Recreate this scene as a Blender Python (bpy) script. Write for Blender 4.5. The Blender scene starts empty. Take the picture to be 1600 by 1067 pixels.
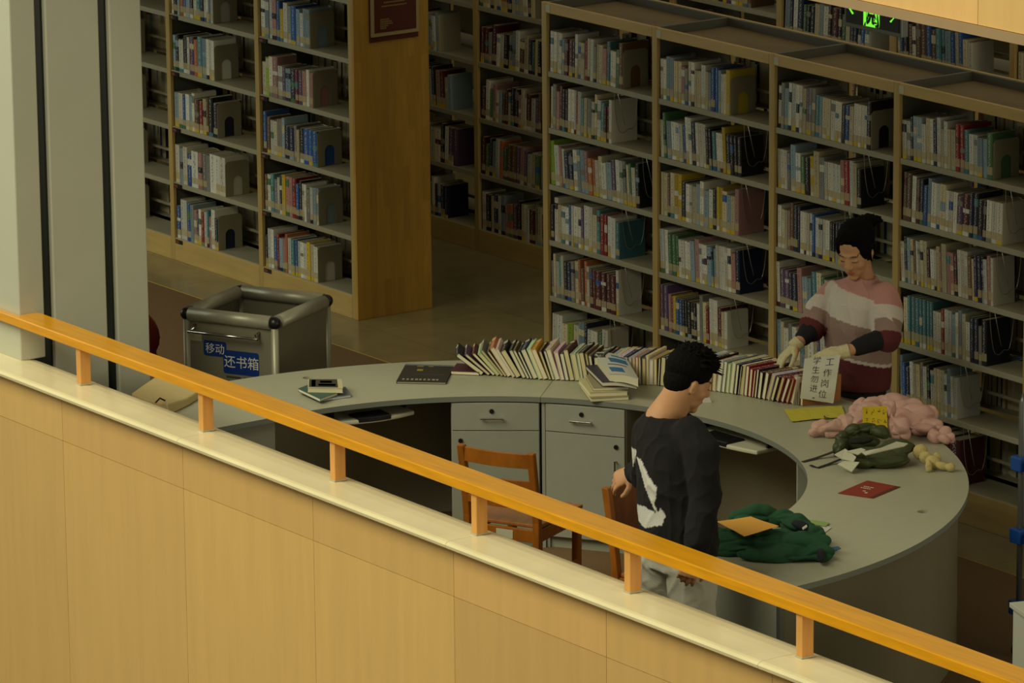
import bpy, bmesh, math, random
from mathutils import Vector, Matrix, noise
import numpy as np
sc = bpy.context.scene
C = sc.collection
V = Vector
PI = math.pi
# ------------------------------------------------------------------ camera, world, light, exposure
FPX = 7745.83
CAM = V((20.7003, -15.0444, 6.5253))
CR = V((0.583952, 0.811735, -0.009264)); CU = V((-0.188285, 0.146532, 0.971122)); CF = V((-0.789651, 0.565344, -0.238405))
cd = bpy.data.cameras.new('camera'); cam = bpy.data.objects.new('camera', cd); C.objects.link(cam)
cd.sensor_width = 36; cd.lens = 36*FPX/1600; cd.clip_end = 200
M = Matrix((CR, CU, -CF)).transposed().to_4x4(); M.translation = CAM
cam.matrix_world = M
sc.camera = cam
sc.view_settings.view_transform = 'Standard'; sc.view_settings.look = 'None'
sc.view_settings.gamma = 1; sc.view_settings.exposure = 0.38; sc.view_settings.use_curve_mapping = False
w = bpy.data.worlds.new('world'); sc.world = w; w.use_nodes = True
w.node_tree.nodes['Background'].inputs[0].default_value = (0.92, 0.95, 0.72, 1)
w.node_tree.nodes['Background'].inputs[1].default_value = 0.19
def area(name, loc, target, size, sy, power, col):
    l = bpy.data.lights.new(name, 'AREA'); l.shape = 'RECTANGLE'; l.size = size; l.size_y = sy; l.energy = power; l.color = col
    o = bpy.data.objects.new(name, l); C.objects.link(o); o.location = loc
    o.rotation_euler = (V(target)-V(loc)).to_track_quat('-Z', 'Y').to_euler(); return o
area('atrium_skylight', (3, -12.0, 10.5), (3.0, -3.0, 0.3), 14, 7, 1250, (1.0, 0.95, 0.68))
area('gallery_ceiling_light', (1.5, 2.2, 3.43), (1.5, 2.2, 0), 14, 7, 60, (1.0, 0.90, 0.62))
area('right_fill', (13.5, 1.0, 2.0), (0, 0.5, 0.9), 5, 2.4, 110, (1.0, 0.90, 0.62))  # unseen area light added on the right to fill the interior
area('gallery_window', (-8, -6.5, 3.2), (2.5, -2.0, 0.8), 4, 3, 90, (0.86, 0.95, 0.80))

# ------------------------------------------------------------------ helpers
def s2l(c):
    return tuple(((x/255)/12.92 if x/255 <= .04045 else ((x/255+.055)/1.055)**2.4) for x in c)
MATS = {}
def mat(name, rgb=None, rough=.6, metal=0, var=0, vscale=8, stretch=(1,1,1), bump=0, bscale=60, attr=False, wood=False, coat=0):
    m = bpy.data.materials.new(name); m.use_nodes = True; nt = m.node_tree; n = nt.nodes; L = nt.links
    b = n['Principled BSDF']; b.inputs['Roughness'].default_value = rough; b.inputs['Metallic'].default_value = metal
    if coat: b.inputs['Coat Weight'].default_value = coat; b.inputs['Coat Roughness'].default_value = .25
    b.inputs['Specular IOR Level'].default_value = .1 if name == 'hair' else .4
    tc = n.new('ShaderNodeTexCoord'); mp = n.new('ShaderNodeMapping'); mp.inputs['Scale'].default_value = stretch
    L.new(tc.outputs['Object'], mp.inputs[0])
    if attr:
        a = n.new('ShaderNodeAttribute'); a.attribute_name = 'Col'; col = a.outputs['Color']
    else:
        r = n.new('ShaderNodeRGB'); r.outputs[0].default_value = (*s2l(rgb), 1); col = r.outputs[0]
    if var:
        nz = n.new('ShaderNodeTexNoise'); nz.inputs['Scale'].default_value = vscale; nz.inputs['Detail'].default_value = 5; L.new(mp.outputs[0], nz.inputs[0])
        mr = n.new('ShaderNodeMapRange'); mr.inputs[1].default_value = .3; mr.inputs[2].default_value = .7; mr.inputs[3].default_value = 1-var; mr.inputs[4].default_value = 1+var
        L.new(nz.outputs[0], mr.inputs[0])
        vm = n.new('ShaderNodeVectorMath'); vm.operation = 'SCALE'; L.new(col, vm.inputs[0]); L.new(mr.outputs[0], vm.inputs['Scale']); col = vm.outputs[0]
    L.new(col, b.inputs['Base Color'])
    if bump:
        nb = n.new('ShaderNodeTexNoise'); nb.inputs['Scale'].default_value = bscale; nb.inputs['Detail'].default_value = 4; L.new(mp.outputs[0], nb.inputs[0])
        bp = n.new('ShaderNodeBump'); bp.inputs['Strength'].default_value = bump; bp.inputs['Distance'].default_value = .01
        L.new(nb.outputs[0], bp.inputs['Height']); L.new(bp.outputs[0], b.inputs['Normal'])
    MATS[name] = m; return m
mat('cladding_wood', (224,180,112), .45, var=.035, vscale=3, stretch=(7,7,.6), attr=True)
mat('pale_maple', (192,162,98), .5, var=.10, vscale=4, stretch=(1,1,5))
mat('maple_upright', (184,156,94), .5, var=.10, vscale=6, stretch=(5,5,.6))
mat('rail_wood', (228,158,12), .3, var=.12, vscale=5, stretch=(.8,9,9), coat=.3)
mat('post_wood', (220,160,84), .45, var=.08, vscale=6, stretch=(6,6,.7))
mat('chair_wood', (150,88,24), .35, var=.18, vscale=7, stretch=(3,3,1), coat=.3)
mat('chair_seat_wood', (164,104,46), .35, var=.15, vscale=7, stretch=(6,1,1), coat=.3)
mat('chair_panel', (112,62,24), .45, var=.18, vscale=7, stretch=(3,3,1))
mat('sill_stone', (238,226,182), .16, var=.05, vscale=4)
mat('recess', (120,84,44), .8)
mat('column_light', (190,190,170), .45, var=.03, vscale=2)
mat('dark_gap', (24,30,26), .3)
mat('soffit_edge', (160,134,100), .6, var=.05)
mat('ceiling_paint', (150,145,125), .8)
mat('wall_paint', (110,105,85), .8)
mat('shelf_steel', (160,155,130), .5, metal=0, var=.03)
mat('steel_side', (88,88,76), .55)
mat('tray_top', (116,98,62), .7, var=.12, vscale=6)
mat('bookend_steel', (142,136,110), .5, var=.04)
mat('chrome', (200,200,190), .18, metal=1)
mat('wire', (190,188,170), .3, metal=.7)
mat('aluminium', (168,164,142), .42, metal=.35, var=.04, vscale=40, stretch=(1,1,.1))
mat('cart_panel', (124,120,100), .5, var=.04)
mat('black_plastic', (26,26,28), .35)
mat('ivory_plastic', (196,194,168), .45)
mat('sign_blue', (18,50,122), .45)
mat('sign_white', (214,212,196), .5)
mat('desk_laminate', (170,168,144), .38, var=.025, vscale=20)
mat('desk_edge', (118,122,112), .5)
mat('desk_body', (150,152,136), .5, var=.025, vscale=14)
mat('desk_outer', (112,108,86), .45, var=.06, vscale=3, stretch=(1,1,.1))
mat('dark_under', (84,78,60), .7)
mat('desk_inner', (146,138,110), .55, var=.04)
mat('pages', (222,214,176), .8, var=.06, vscale=60, stretch=(1,1,1))
mat('gold_print', (190,165,70), .5)
mat('steel_grey', (112,116,112), .35, metal=.6)
mat('blue_plastic', (10,66,140), .4)
mat('laminate_white', (164,166,152), .5)
mat('plaque_red', (86,36,20), .5)
mat('plaque_frame', (168,150,104), .5)
mat('plaque_print', (140,120,70), .6)
mat('label_tag', (120,60,40), .6)
mat('tag_white', (190,186,160), .6)
mat('cloth', attr=True, rough=.9, bump=.25, bscale=220)
mat('knit', attr=True, rough=.95, bump=.5, bscale=260, var=.06, vscale=200)
mat('nylon', attr=True, rough=.5, bump=.15, bscale=40)
mat('skin', attr=True, rough=.55, var=.04, vscale=30)
mat('hair', (8,7,6), .8, bump=.6, bscale=120, stretch=(1,1,.3))
mat('paper', attr=True, rough=.85)
mat('ink', (38,36,40), .7)
mat('red_moulded', (130,38,14), .5, var=.1)
def emis():
    m = bpy.data.materials.new('green_led'); m.use_nodes = True; b = m.node_tree.nodes['Principled BSDF']
    b.inputs['Base Color'].default_value = (.02,.1,.02,1); b.inputs['Emission Color'].default_value = (*s2l((120,235,60)),1); b.inputs['Emission Strength'].default_value = .85
    MATS['green_led'] = m
emis()
def book_mat():
    m = mat('book_print', attr=True, rough=.55); nt = m.node_tree; n = nt.nodes; L = nt.links
    b = n['Principled BSDF']; at = [x for x in n if x.type == 'ATTRIBUTE'][0]
    uv = n.new('ShaderNodeUVMap'); uv.uv_map = 'UVMap'
    sx = n.new('ShaderNodeSeparateXYZ'); L.new(uv.outputs[0], sx.inputs[0])
    ab = n.new('ShaderNodeMath'); ab.operation = 'ABSOLUTE'; L.new(sx.outputs[0], ab.inputs[0])
    lt = n.new('ShaderNodeMath'); lt.operation = 'LESS_THAN'; L.new(ab.outputs[0], lt.inputs[0]); lt.inputs[1].default_value = .24
    cb = n.new('ShaderNodeCombineXYZ')
    m1 = n.new('ShaderNodeMath'); m1.operation = 'MULTIPLY'; L.new(sx.outputs[0], m1.inputs[0]); m1.inputs[1].default_value = 2.5
    m2 = n.new('ShaderNodeMath'); m2.operation = 'MULTIPLY'; L.new(sx.outputs[1], m2.inputs[0]); m2.inputs[1].default_value = 120
    L.new(m1.outputs[0], cb.inputs[0]); L.new(m2.outputs[0], cb.inputs[1]); L.new(sx.outputs[2], cb.inputs[2])
    tc = [x for x in n if x.type == 'TEX_COORD'][0]
    add = n.new('ShaderNodeVectorMath'); add.operation = 'ADD'; L.new(cb.outputs[0], add.inputs[0])
    sc2 = n.new('ShaderNodeVectorMath'); sc2.operation = 'MULTIPLY'; L.new(tc.outputs['Object'], sc2.inputs[0]); sc2.inputs[1].default_value = (30,0,0)
    L.new(sc2.outputs[0], add.inputs[1])
    nz = n.new('ShaderNodeTexNoise'); nz.inputs['Scale'].default_value = 1.0; nz.inputs['Detail'].default_value = 1; L.new(add.outputs[0], nz.inputs[0])
    gt = n.new('ShaderNodeMath'); gt.operation = 'GREATER_THAN'; L.new(nz.outputs[0], gt.inputs[0]); gt.inputs[1].default_value = .53
    mu = n.new('ShaderNodeMath'); mu.operation = 'MULTIPLY'; L.new(lt.outputs[0], mu.inputs[0]); L.new(gt.outputs[0], mu.inputs[1])
    mu2 = n.new('ShaderNodeMath'); mu2.operation = 'MULTIPLY'; L.new(mu.outputs[0], mu2.inputs[0]); L.new(at.outputs['Alpha'], mu2.inputs[1])
    mu3 = n.new('ShaderNodeMath'); mu3.operation = 'MULTIPLY'; L.new(mu2.outputs[0], mu3.inputs[0]); mu3.inputs[1].default_value = .6
    bw = n.new('ShaderNodeRGBToBW'); L.new(at.outputs['Color'], bw.inputs[0])
    g2 = n.new('ShaderNodeMath'); g2.operation = 'LESS_THAN'; L.new(bw.outputs[0], g2.inputs[0]); g2.inputs[1].default_value = .22
    cr = n.new('ShaderNodeMix'); cr.data_type = 'RGBA'; L.new(g2.outputs[0], cr.inputs[0]); cr.inputs[6].default_value = (.03,.03,.06,1); cr.inputs[7].default_value = (.6,.58,.5,1)
    mx = n.new('ShaderNodeMix'); mx.data_type = 'RGBA'; L.new(mu3.outputs[0], mx.inputs[0]); L.new(at.outputs['Color'], mx.inputs[6]); L.new(cr.outputs[2], mx.inputs[7])
    L.new(mx.outputs[2], b.inputs['Base Color'])
book_mat()
def stave_mat():
    m = bpy.data.materials.new('butcher_block'); m.use_nodes = True; nt = m.node_tree; n = nt.nodes; L = nt.links
    b = n['Principled BSDF']; b.inputs['Roughness'].default_value = .4
    tc = n.new('ShaderNodeTexCoord'); mp = n.new('ShaderNodeMapping'); mp.inputs['Rotation'].default_value = (0, PI/2, 0)
    sp = n.new('ShaderNodeSeparateXYZ'); L.new(tc.outputs['Object'], sp.inputs[0]); cb = n.new('ShaderNodeCombineXYZ')
    L.new(sp.outputs[2], cb.inputs[0]); L.new(sp.outputs[1], cb.inputs[1])
    br = n.new('ShaderNodeTexBrick'); L.new(cb.outputs[0], br.inputs[0]); br.inputs['Scale'].default_value = 1
    br.inputs['Brick Width'].default_value = .42; br.inputs['Row Height'].default_value = .045; br.inputs['Mortar Size'].default_value = .0004
    br.inputs['Color1'].default_value = (*s2l((190,146,60)),1); br.inputs['Color2'].default_value = (*s2l((172,130,52)),1); br.inputs['Mortar'].default_value = (*s2l((160,118,44)),1)
    nz = n.new('ShaderNodeTexNoise'); nz.inputs['Scale'].default_value = 3; mp2 = n.new('ShaderNodeMapping'); mp2.inputs['Scale'].default_value = (1,12,1.5)
    L.new(tc.outputs['Object'], mp2.inputs[0]); L.new(mp2.outputs[0], nz.inputs[0])
    mr = n.new('ShaderNodeMapRange'); mr.inputs[3].default_value = .82; mr.inputs[4].default_value = 1.18; L.new(nz.outputs[0], mr.inputs[0])
    vm = n.new('ShaderNodeVectorMath'); vm.operation = 'SCALE'; L.new(br.outputs[0], vm.inputs[0]); L.new(mr.outputs[0], vm.inputs['Scale']); L.new(vm.outputs[0], b.inputs['Base Color'])
    MATS['butcher_block'] = m
stave_mat()
def floor_mat(name, c1, c2, tile, rough, mort):
    m = bpy.data.materials.new(name); m.use_nodes = True; nt = m.node_tree; n = nt.nodes; L = nt.links
    b = n['Principled BSDF']; b.inputs['Roughness'].default_value = rough
    tc = n.new('ShaderNodeTexCoord'); br = n.new('ShaderNodeTexBrick'); L.new(tc.outputs['Object'], br.inputs[0]); br.offset = 0
    br.inputs['Scale'].default_value = 1; br.inputs['Brick Width'].default_value = tile; br.inputs['Row Height'].default_value = tile; br.inputs['Mortar Size'].default_value = .003
    br.inputs['Color1'].default_value = (*s2l(c1),1); br.inputs['Color2'].default_value = (*s2l(c2),1); br.inputs['Mortar'].default_value = (*s2l(mort),1)
    nz = n.new('ShaderNodeTexNoise'); nz.inputs['Scale'].default_value = 60 if tile > 5 else 5; nz.inputs['Detail'].default_value = 6; L.new(tc.outputs['Object'], nz.inputs[0])
    mr = n.new('ShaderNodeMapRange'); mr.inputs[3].default_value = .75; mr.inputs[4].default_value = 1.25; L.new(nz.outputs[0], mr.inputs[0])
    vm = n.new('ShaderNodeVectorMath'); vm.operation = 'SCALE'; L.new(br.outputs[0], vm.inputs[0]); L.new(mr.outputs[0], vm.inputs['Scale']); L.new(vm.outputs[0], b.inputs['Base Color'])
    MATS[name] = m
floor_mat('tile_floor', (146,132,92), (138,126,88), 0.8, .22, (124,112,80))
floor_mat('carpet_floor', (112,86,55), (112,86,55), 50, .8, (90,66,40))

def mesh_obj(name, bm, m, parent=None, smooth=False, bevel=0):
    me = bpy.data.meshes.new(name); bm.normal_update(); bm.to_mesh(me); bm.free()
    for x in (m if isinstance(m, (list, tuple)) else [m]):
        me.materials.append(MATS[x])
    if smooth:
        for p in me.polygons: p.use_smooth = True
    o = bpy.data.objects.new(name, me); C.objects.link(o)
    if parent: o.parent = parent
    if bevel:
        b = o.modifiers.new('bevel', 'BEVEL'); b.width = bevel; b.segments = 2; b.limit_method = 'ANGLE'
    return o
def box(bm, lo, hi, mi=0, M=None):
    g = bmesh.ops.create_cube(bm, size=1)['verts']
    for v in g:
        v.co = V([(lo[i]+hi[i])/2 + v.co[i]*(hi[i]-lo[i]) for i in range(3)])
        if M: v.co = M @ v.co
    for v in g:
        for f in v.link_faces: f.material_index = mi
    return g
def prism(bm, pts, z0, z1, mi=0):
    a = [bm.verts.new((x, y, z0)) for x, y in pts]; b = [bm.verts.new((x, y, z1)) for x, y in pts]; n = len(pts)
    fs = [bm.faces.new(a[::-1]), bm.faces.new(b)] + [bm.faces.new((a[i], a[(i+1) % n], b[(i+1) % n], b[i])) for i in range(n)]
    for f in fs: f.material_index = mi
    bmesh.ops.recalc_face_normals(bm, faces=fs); return fs
def tube(bm, pts, r, seg=8, mi=0, closed=False):
    pts = [V(p) for p in pts]; n = len(pts); rings = []
    rr = r if isinstance(r, (list, tuple)) else [r]*n
    for i, p in enumerate(pts):
        if closed: d = pts[(i+1) % n]-pts[i-1]
        else: d = (pts[min(i+1, n-1)]-pts[max(i-1, 0)])
        d.normalize(); a = d.cross(V((0,0,1)));
        if a.length < .1: a = d.cross(V((1,0,0)))
        a.normalize(); b = d.cross(a)
        rings.append([bm.verts.new(p+(a*math.cos(t)+b*math.sin(t))*rr[i]) for t in [2*PI*k/seg for k in range(seg)]])
    fs = []
    m = n if closed else n-1
    for i in range(m):
        A, B = rings[i], rings[(i+1) % n]
        for k in range(seg): fs.append(bm.faces.new((A[k], A[(k+1) % seg], B[(k+1) % seg], B[k])))
    if not closed: fs += [bm.faces.new(rings[0][::-1]), bm.faces.new(rings[-1])]
    for f in fs: f.material_index = mi
    bmesh.ops.recalc_face_normals(bm, faces=fs)
def cyl(bm, p0, p1, r, seg=16, mi=0): tube(bm, [p0, p1], r, seg, mi)
def NB(): return bmesh.new()
def empty(name, label, cat, loc=(0,0,0), rz=0, group=None):
    o = bpy.data.objects.new(name, None); C.objects.link(o); o.location = loc; o.rotation_euler = (0,0,rz); o.empty_display_size = .1
    o['label'] = label; o['category'] = cat
    if group: o['group'] = group
    return o
def tag(o, label, cat, group=None):
    o['label'] = label; o['category'] = cat
    if group: o['group'] = group
    return o
def struct(o, label=None, cat=None):
    o['kind'] = 'structure'
    if label: o['label'] = label
    if cat: o['category'] = cat
    return o
def colour(o, fn):
    """textile / skin colour: fn(world-independent local coordinate) -> sRGB 0..255"""
    me = o.data; a = me.color_attributes.new('Col', 'FLOAT_COLOR', 'POINT'); buf = []
    for v in me.vertices:
        c = fn(v.co); buf += [*s2l(c), 1.0]
    a.data.foreach_set('color', buf)
def flat(rgb): return lambda c: rgb
def G(x, y, z):
    """the spot at height z that sits under pixel x, y of the photo"""
    d = CF + CR*((x-800)/FPX) - CU*((y-533.5)/FPX); t = (z-CAM.z)/d.z; return CAM + d*t
RT = V((0.583952, 0.811735, 0)).normalized(); TW = V((RT.y, -RT.x, 0))     # photo-right and towards the viewer, on the floor
def J(base, x, y, b=0.0):
    """a joint seen at pixel x, y and b metres nearer than the person's own axis"""
    d = CF + CR*((x-800)/FPX) - CU*((y-533.5)/FPX); P0 = V((base[0], base[1], 0)) + TW*b
    t = (P0-CAM).dot(TW)/d.dot(TW); return CAM + d*t
rnd = random.Random(11)
PAL = dict(w=('white',(214,212,198)), c=('cream',(206,194,158)), p=('pale blue',(142,162,172)), b=('blue',(44,86,150)), n=('navy',(34,38,66)),
  k=('black',(28,27,28)), r=('red',(134,34,36)), m=('maroon',(84,32,32)), i=('pink',(172,126,120)), u=('purple',(96,72,104)), t=('teal',(72,124,134)),
  g=('green',(70,112,72)), y=('yellow',(200,172,50)), o=('orange',(176,104,64)), e=('grey',(132,130,122)), h=('brown',(104,76,50)), l=('lime green',(150,178,44)))
class Bk:
    """collects book shapes with colours for one mesh"""
    def __init__(s): s.v = []; s.f = []; s.c = []; s.uv = []
    def quad(s, P, col, a=0.0, uv=None):
        n = len(s.v); s.v += [tuple(p) for p in P]; s.f.append((n, n+1, n+2, n+3))
        cc = (*s2l(col), a); s.c += [cc]*4; s.uv += (uv or [(9, 0)]*4)
    def build(s, name, parent=None):
        me = bpy.data.meshes.new(name); me.from_pydata(s.v, [], s.f); me.materials.append(MATS['book_print'])
        a = me.color_attributes.new('Col', 'FLOAT_COLOR', 'CORNER'); a.data.foreach_set('color', [x for c in s.c for x in c])
        u = me.uv_layers.new(name='UVMap'); u.data.foreach_set('uv', [x for c in s.uv for x in c])
        o = bpy.data.objects.new(name, me); C.objects.link(o)
        if parent: o.parent = parent
        return o
def mixc(a, b, t): return tuple(a[i]*(1-t)+b[i]*t for i in range(3))
def shelf_book(B, o, t, h, d, lean, col, rr, sgn=1, simple=False):
    """book standing at o (left bottom front), thickness t along x, spine to the front (-y*sgn), lean = rotation in the x-z plane"""
    cx, sx = math.cos(lean), math.sin(lean)
    def T(x, y, z): return V((o[0]+x*cx+z*sx, o[1]+y*sgn, o[2]-x*sx+z*cx + (max(0, sx)*t)))
    k_ = 1+rr.uniform(-.14, .10); hue = rr.uniform(-5, 5); col = tuple(max(4, min(236, c*k_+d)) for c, d in zip(col, (hue, 0, -hue)))
    acc = PAL[rr.choice('wccbnkwmteegp')][1]; lab = mixc((188,172,130), col, .12)
    zs = [0, .10, .27, 1.0]; cs = [col if rr.random() < .6 else (acc if rr.random() < .6 else (206,176,44)), lab, col]; al = [0, .5, 1]
    if rr.random() < .16: cs[1] = col
    if rr.random() < .28:
        a = rr.uniform(.4, .75); b = a+rr.uniform(.08, .22); zs = [0, .10, .27, a, b, 1.0]; cs = [cs[0], cs[1], col, acc, col]; al = [0, .5, 1, .6, 1]
    order = 1 if sgn > 0 else -1
    r_ = t*.16
    for k in range(len(cs)):
        z0, z1 = zs[k]*h, zs[k+1]*h
        q = [T(r_, 0, z0), T(t-r_, 0, z0), T(t-r_, 0, z1), T(r_, 0, z1)]; uv = [(-.5, z0), (.5, z0), (.5, z1), (-.5, z1)]
        B.quad(q if order > 0 else q[::-1], cs[k], al[k], uv if order > 0 else uv[::-1])
        for xa, xb, ya, yb in ((0, r_, .003, 0), (t-r_, t, 0, .003)):
            q = [T(xa, ya, z0), T(xb, yb, z0), T(xb, yb, z1), T(xa, ya, z1)]; B.quad(q if order > 0 else q[::-1], cs[k])
    pg = (196,186,150)
    for q, c in (([T(0,.003,0), T(0,.003,h), T(0,d,h), T(0,d,0)], col), ([T(t,.003,0), T(t,d,0), T(t,d,h), T(t,.003,h)], col),
                 ([T(0,d,0), T(0,d,h), T(t,d,h), T(t,d,0)], pg), ([T(0,.003,0), T(0,d,0), T(t,d,0), T(t,.003,0)], pg)):
        B.quad(q if order > 0 else q[::-1], c)
    e = min(.0015, t*.2)
    for xa, xb, c, dz in ((0, e, col, 0), (t-e, t, col, 0), (e, t-e, mixc(pg, (120,112,84), rr.random()*.5), -.002)):
        q = [T(xa,.001,h+dz), T(xb,.001,h+dz), T(xb,d,h+dz), T(xa,d,h+dz)]; B.quad(q if order > 0 else q[::-1], c)
# ------------------------------------------------------------------ large structure
W = 0.9534; WL = 0.9626; XL = -1.8835; YL = 0.0356; DEP = 0.50
FRONT = -3.88                       # outer face of the parapet
def slab(name, lo, hi, m, **k):
    bm = NB(); box(bm, lo, hi); return struct(mesh_obj(name, bm, m), **k)
slab('floor', (-14, -0.38, -.3), (14, 9, 0), 'tile_floor', label='polished brown floor tiles under the bookcases')
slab('floor_carpet', (-14, FRONT+.02, -.3), (14, -0.385, 0), 'carpet_floor', label='reddish brown floor around the curved desk')
slab('trim_1', (-14, -0.385, -.3), (14, -0.38, .002), 'gold_print')
slab('floor_atrium', (-14, -24, -4.6), (24, FRONT, -4.5), 'carpet_floor')
slab('ceiling', (-14, FRONT+.02, 3.465), (14, 9, 3.95), 'ceiling_paint')
slab('wall_back', (-14, 8.9, 0), (14, 9, 3.46), 'wall_paint')
slab('wall_far_left', (-14, FRONT, 0), (-13.9, 9, 3.46), 'wall_paint')
def panels(name, zs, x0, x1, xoff, y, hue, label):
    bm = NB(); box(bm, (x0, y+.012, zs[0]-.0), (x1, y+.2 if zs[0] < 1 else y+.1, zs[-1]), 0)
    cl = bm.loops.layers.float_color.new('Col')
    r2 = random.Random(4)
    for f in bm.faces:
        for l in f.loops: l[cl] = (*s2l((110,80,40)), 1)
    step = 1.045; k0 = math.floor((x0-xoff)/step)
    xs = [xoff+step*k for k in range(k0, int((x1-xoff)/step)+2)]
    for a, b in zip(xs, xs[1:]):
        for z0, z1 in zip(zs, zs[1:]):
            pre = set(bm.faces); box(bm, (a+.0012, y, z0+.0012), (b-.0012, y+.015, z1-.0012))
            s = 1+r2.uniform(-.035, .035); c = (hue[0]*s, hue[1]*s*(1+r2.uniform(-.01, .01)), hue[2]*s)
            for f in set(bm.faces)-pre:
                for l in f.loops: l[cl] = (*s2l(c), 1)
    o = mesh_obj(name, bm, 'cladding_wood'); struct(o, label); return o
panels('wall_front', [-3.2, -.95, .656, .862], -1.6, 9.4, 1.545, FRONT, (214,175,108), 'parapet clad in pale wood panels below the cream sill')
slab('wall_front_core', (-14, FRONT+.03, -3.2), (14, FRONT+.15, .885), 'recess')
slab('slab_edge', (-14, FRONT+.05, -.5), (14, FRONT+.3, 0), 'ceiling_paint')
panels('wall_upper', [3.49, 4.75], -1.6, 12, .6, FRONT-.02, (226,184,118), 'wood clad face of the balcony above')
slab('trim_2', (-14, FRONT-.03, 3.455), (14, FRONT+.019, 3.489), 'soffit_edge', label='grey brown lower edge of the balcony above')
# cream stone sill: slabs with a rounded front edge
bm = NB(); r2 = random.Random(2)
xs = [-1.6, .52, 2.62, 4.69, 6.74, 8.8, 10.8]
for a, b in zip(xs, xs[1:]):
    prof = [(-3.925,.874),(-3.928,.887),(-3.918,.897),(-3.905,.9),(-3.80,.900),(-3.75,.8985),(-3.70,.894),(-3.665,.887),(-3.645,.879),(-3.645,.874)]
    A = [bm.verts.new((a+.001, y, z)) for y, z in prof]; Bv = [bm.verts.new((b-.001, y, z)) for y, z in prof]; n = len(prof)
    bm.faces.new(A); bm.faces.new(Bv[::-1])
    for i in range(n): bm.faces.new((A[i], Bv[i], Bv[(i+1) % n], A[(i+1) % n]))
bmesh.ops.recalc_face_normals(bm, faces=bm.faces)
struct(mesh_obj('trim_sill', bm, 'sill_stone'), 'cream stone sill capping the parapet')
slab('parapet_back', (-14, -3.72, 0), (14, -3.655, .875), 'wall_paint')
# column
col = empty('column', 'pale grey clad column at the left end of the handrail', 'column', (.95, -3.746, 0)); col['kind'] = 'structure'
bm = NB(); box(bm, (-1.2, .03, 0), (-.03, .68, 3.46)); mesh_obj('core', bm, 'dark_gap', col)
for a, b in ((0, .135), (.19, .478), (.535, .71)):
    bm = NB(); box(bm, (-1.25, a, 0 if a else .895), (0, b, 3.46)); mesh_obj('cladding_panel', bm, 'column_light', col, bevel=.006)
# handrail
hr = empty('handrail', 'glossy orange wooden handrail on square posts along the parapet sill', 'handrail', (.95, -3.715, .9))
bm = NB(); Y0, Y1 = -.070, .070
rail = [(-2.4, Y0), (8.6, Y0), (8.6, Y1), (.02, Y1), (.0, .06), (-.0, -.034), (-2.4, -.034)]
prism(bm, rail, .174, .220); mesh_obj('top_rail', bm, 'rail_wood', hr, bevel=.006)
for X in (1.523, 2.577, 3.63, 4.676, 5.72, 6.796, 7.85):
    bm = NB(); box(bm, (X-.95-.0195, -.058, 0), (X-.95+.0195, -.002, .176)); po = mesh_obj('post', bm, 'post_wood', hr, bevel=.003)
    bm = NB(); box(bm, (X-.95-.022, -.061, 0), (X-.95+.021, .0, .006)); mesh_obj('mortar_collar', bm, 'tag_white', po)

# ------------------------------------------------------------------ bookcases
def bookcase(label, x0, Yf, w, zsh, ztop, end_l=False, end_r=False, group='library bookcases', tray=True, tags=False, kick=True):
    r = empty('bookcase', label, 'bookcase', (x0, Yf, 0), 0, group)
    uw = .042
    def up(x, nm='upright'):
        bm = NB(); box(bm, (x-uw/2, 0, 0), (x+uw/2, .022, ztop), 0); box(bm, (x-uw/2, DEP-.022, 0), (x+uw/2, DEP, ztop), 0)
        o = mesh_obj(nm, bm, 'maple_upright', r, bevel=.002)
        bm = NB(); box(bm, (x-.012, .022, 0), (x+.012, DEP-.022, ztop-.06)); mesh_obj('steel_side', bm, 'steel_side', o)
    up(0)
    if end_r and end_r != 'panel': up(w)
    a, b = .0215, w-.0215
    for k, z in enumerate(zsh):
        bm = NB()
        for ya, yb in ((.012, .222), (DEP-.222, DEP-.012)):
            box(bm, (a, ya, z-.004), (b, yb, z))
        box(bm, (a, .006, z-.028), (b, .014, z)); box(bm, (a, DEP-.014, z-.028), (b, DEP-.006, z))
        mesh_obj('shelf', bm, 'shelf_steel', r, bevel=.0015)
    bm = NB()
    for z in zsh: box(bm, (a, DEP/2-.006, z+.085), (b, DEP/2+.006, z+.10))
    mesh_obj('back_rail', bm, 'shelf_steel', r)
    z0 = zsh[-1]-.004; u2 = uw/2+.0005
    for y in (0, DEP-.02):
        bm = NB(); box(bm, (u2, y, 0), (w-u2, y+.02, z0)); mesh_obj('kick_board', bm, 'pale_maple', r, bevel=.002)
        bm = NB(); box(bm, (u2, y, ztop-.055), (w-u2, y+.02, ztop)); mesh_obj('top_rail', bm, 'pale_maple', r, bevel=.002)
    bm = NB(); box(bm, (.022, .021, ztop-.05), (w-.022, DEP-.036, ztop-.045)); mesh_obj('top_panel', bm, 'tray_top', r)
    bm = NB(); box(bm, (-.011, .02, ztop-.058), (.011, DEP-.02, ztop-.002)); box(bm, (.012, DEP-.035, ztop-.05), (w-.022, DEP-.021, ztop-.003)); mesh_obj('tray_rim', bm, 'steel_side', r)
    if tags:
        for z in zsh:
            bm = NB(); box(bm, (.035, -.004, z-.03), (.11, .007, z-.006), 0); box(bm, (.04, -.0048, z-.026), (.075, -.0035, z-.010), 1); mesh_obj('shelf_tag', bm, ['black_plastic', 'label_tag'], r)
    else:
        bm = NB(); box(bm, (.02, -.002, ztop-.05), (.055, .001, ztop-.012)); mesh_obj('bay_tag', bm, 'tag_white', r)
    if end_r == 'panel':
        up(w); bm = NB(); box(bm, (w+.019, -.004, 0), (w+.043, DEP+.004, ztop+.03)); mesh_obj('end_panel', bm, 'butcher_block', r, bevel=.003)
    if end_l == 'panel':
        bm = NB(); box(bm, (-.043, -.004, 0), (-.019, DEP+.004, ztop+.03)); mesh_obj('end_panel', bm, 'butcher_block', r, bevel=.003)
    return r
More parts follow.
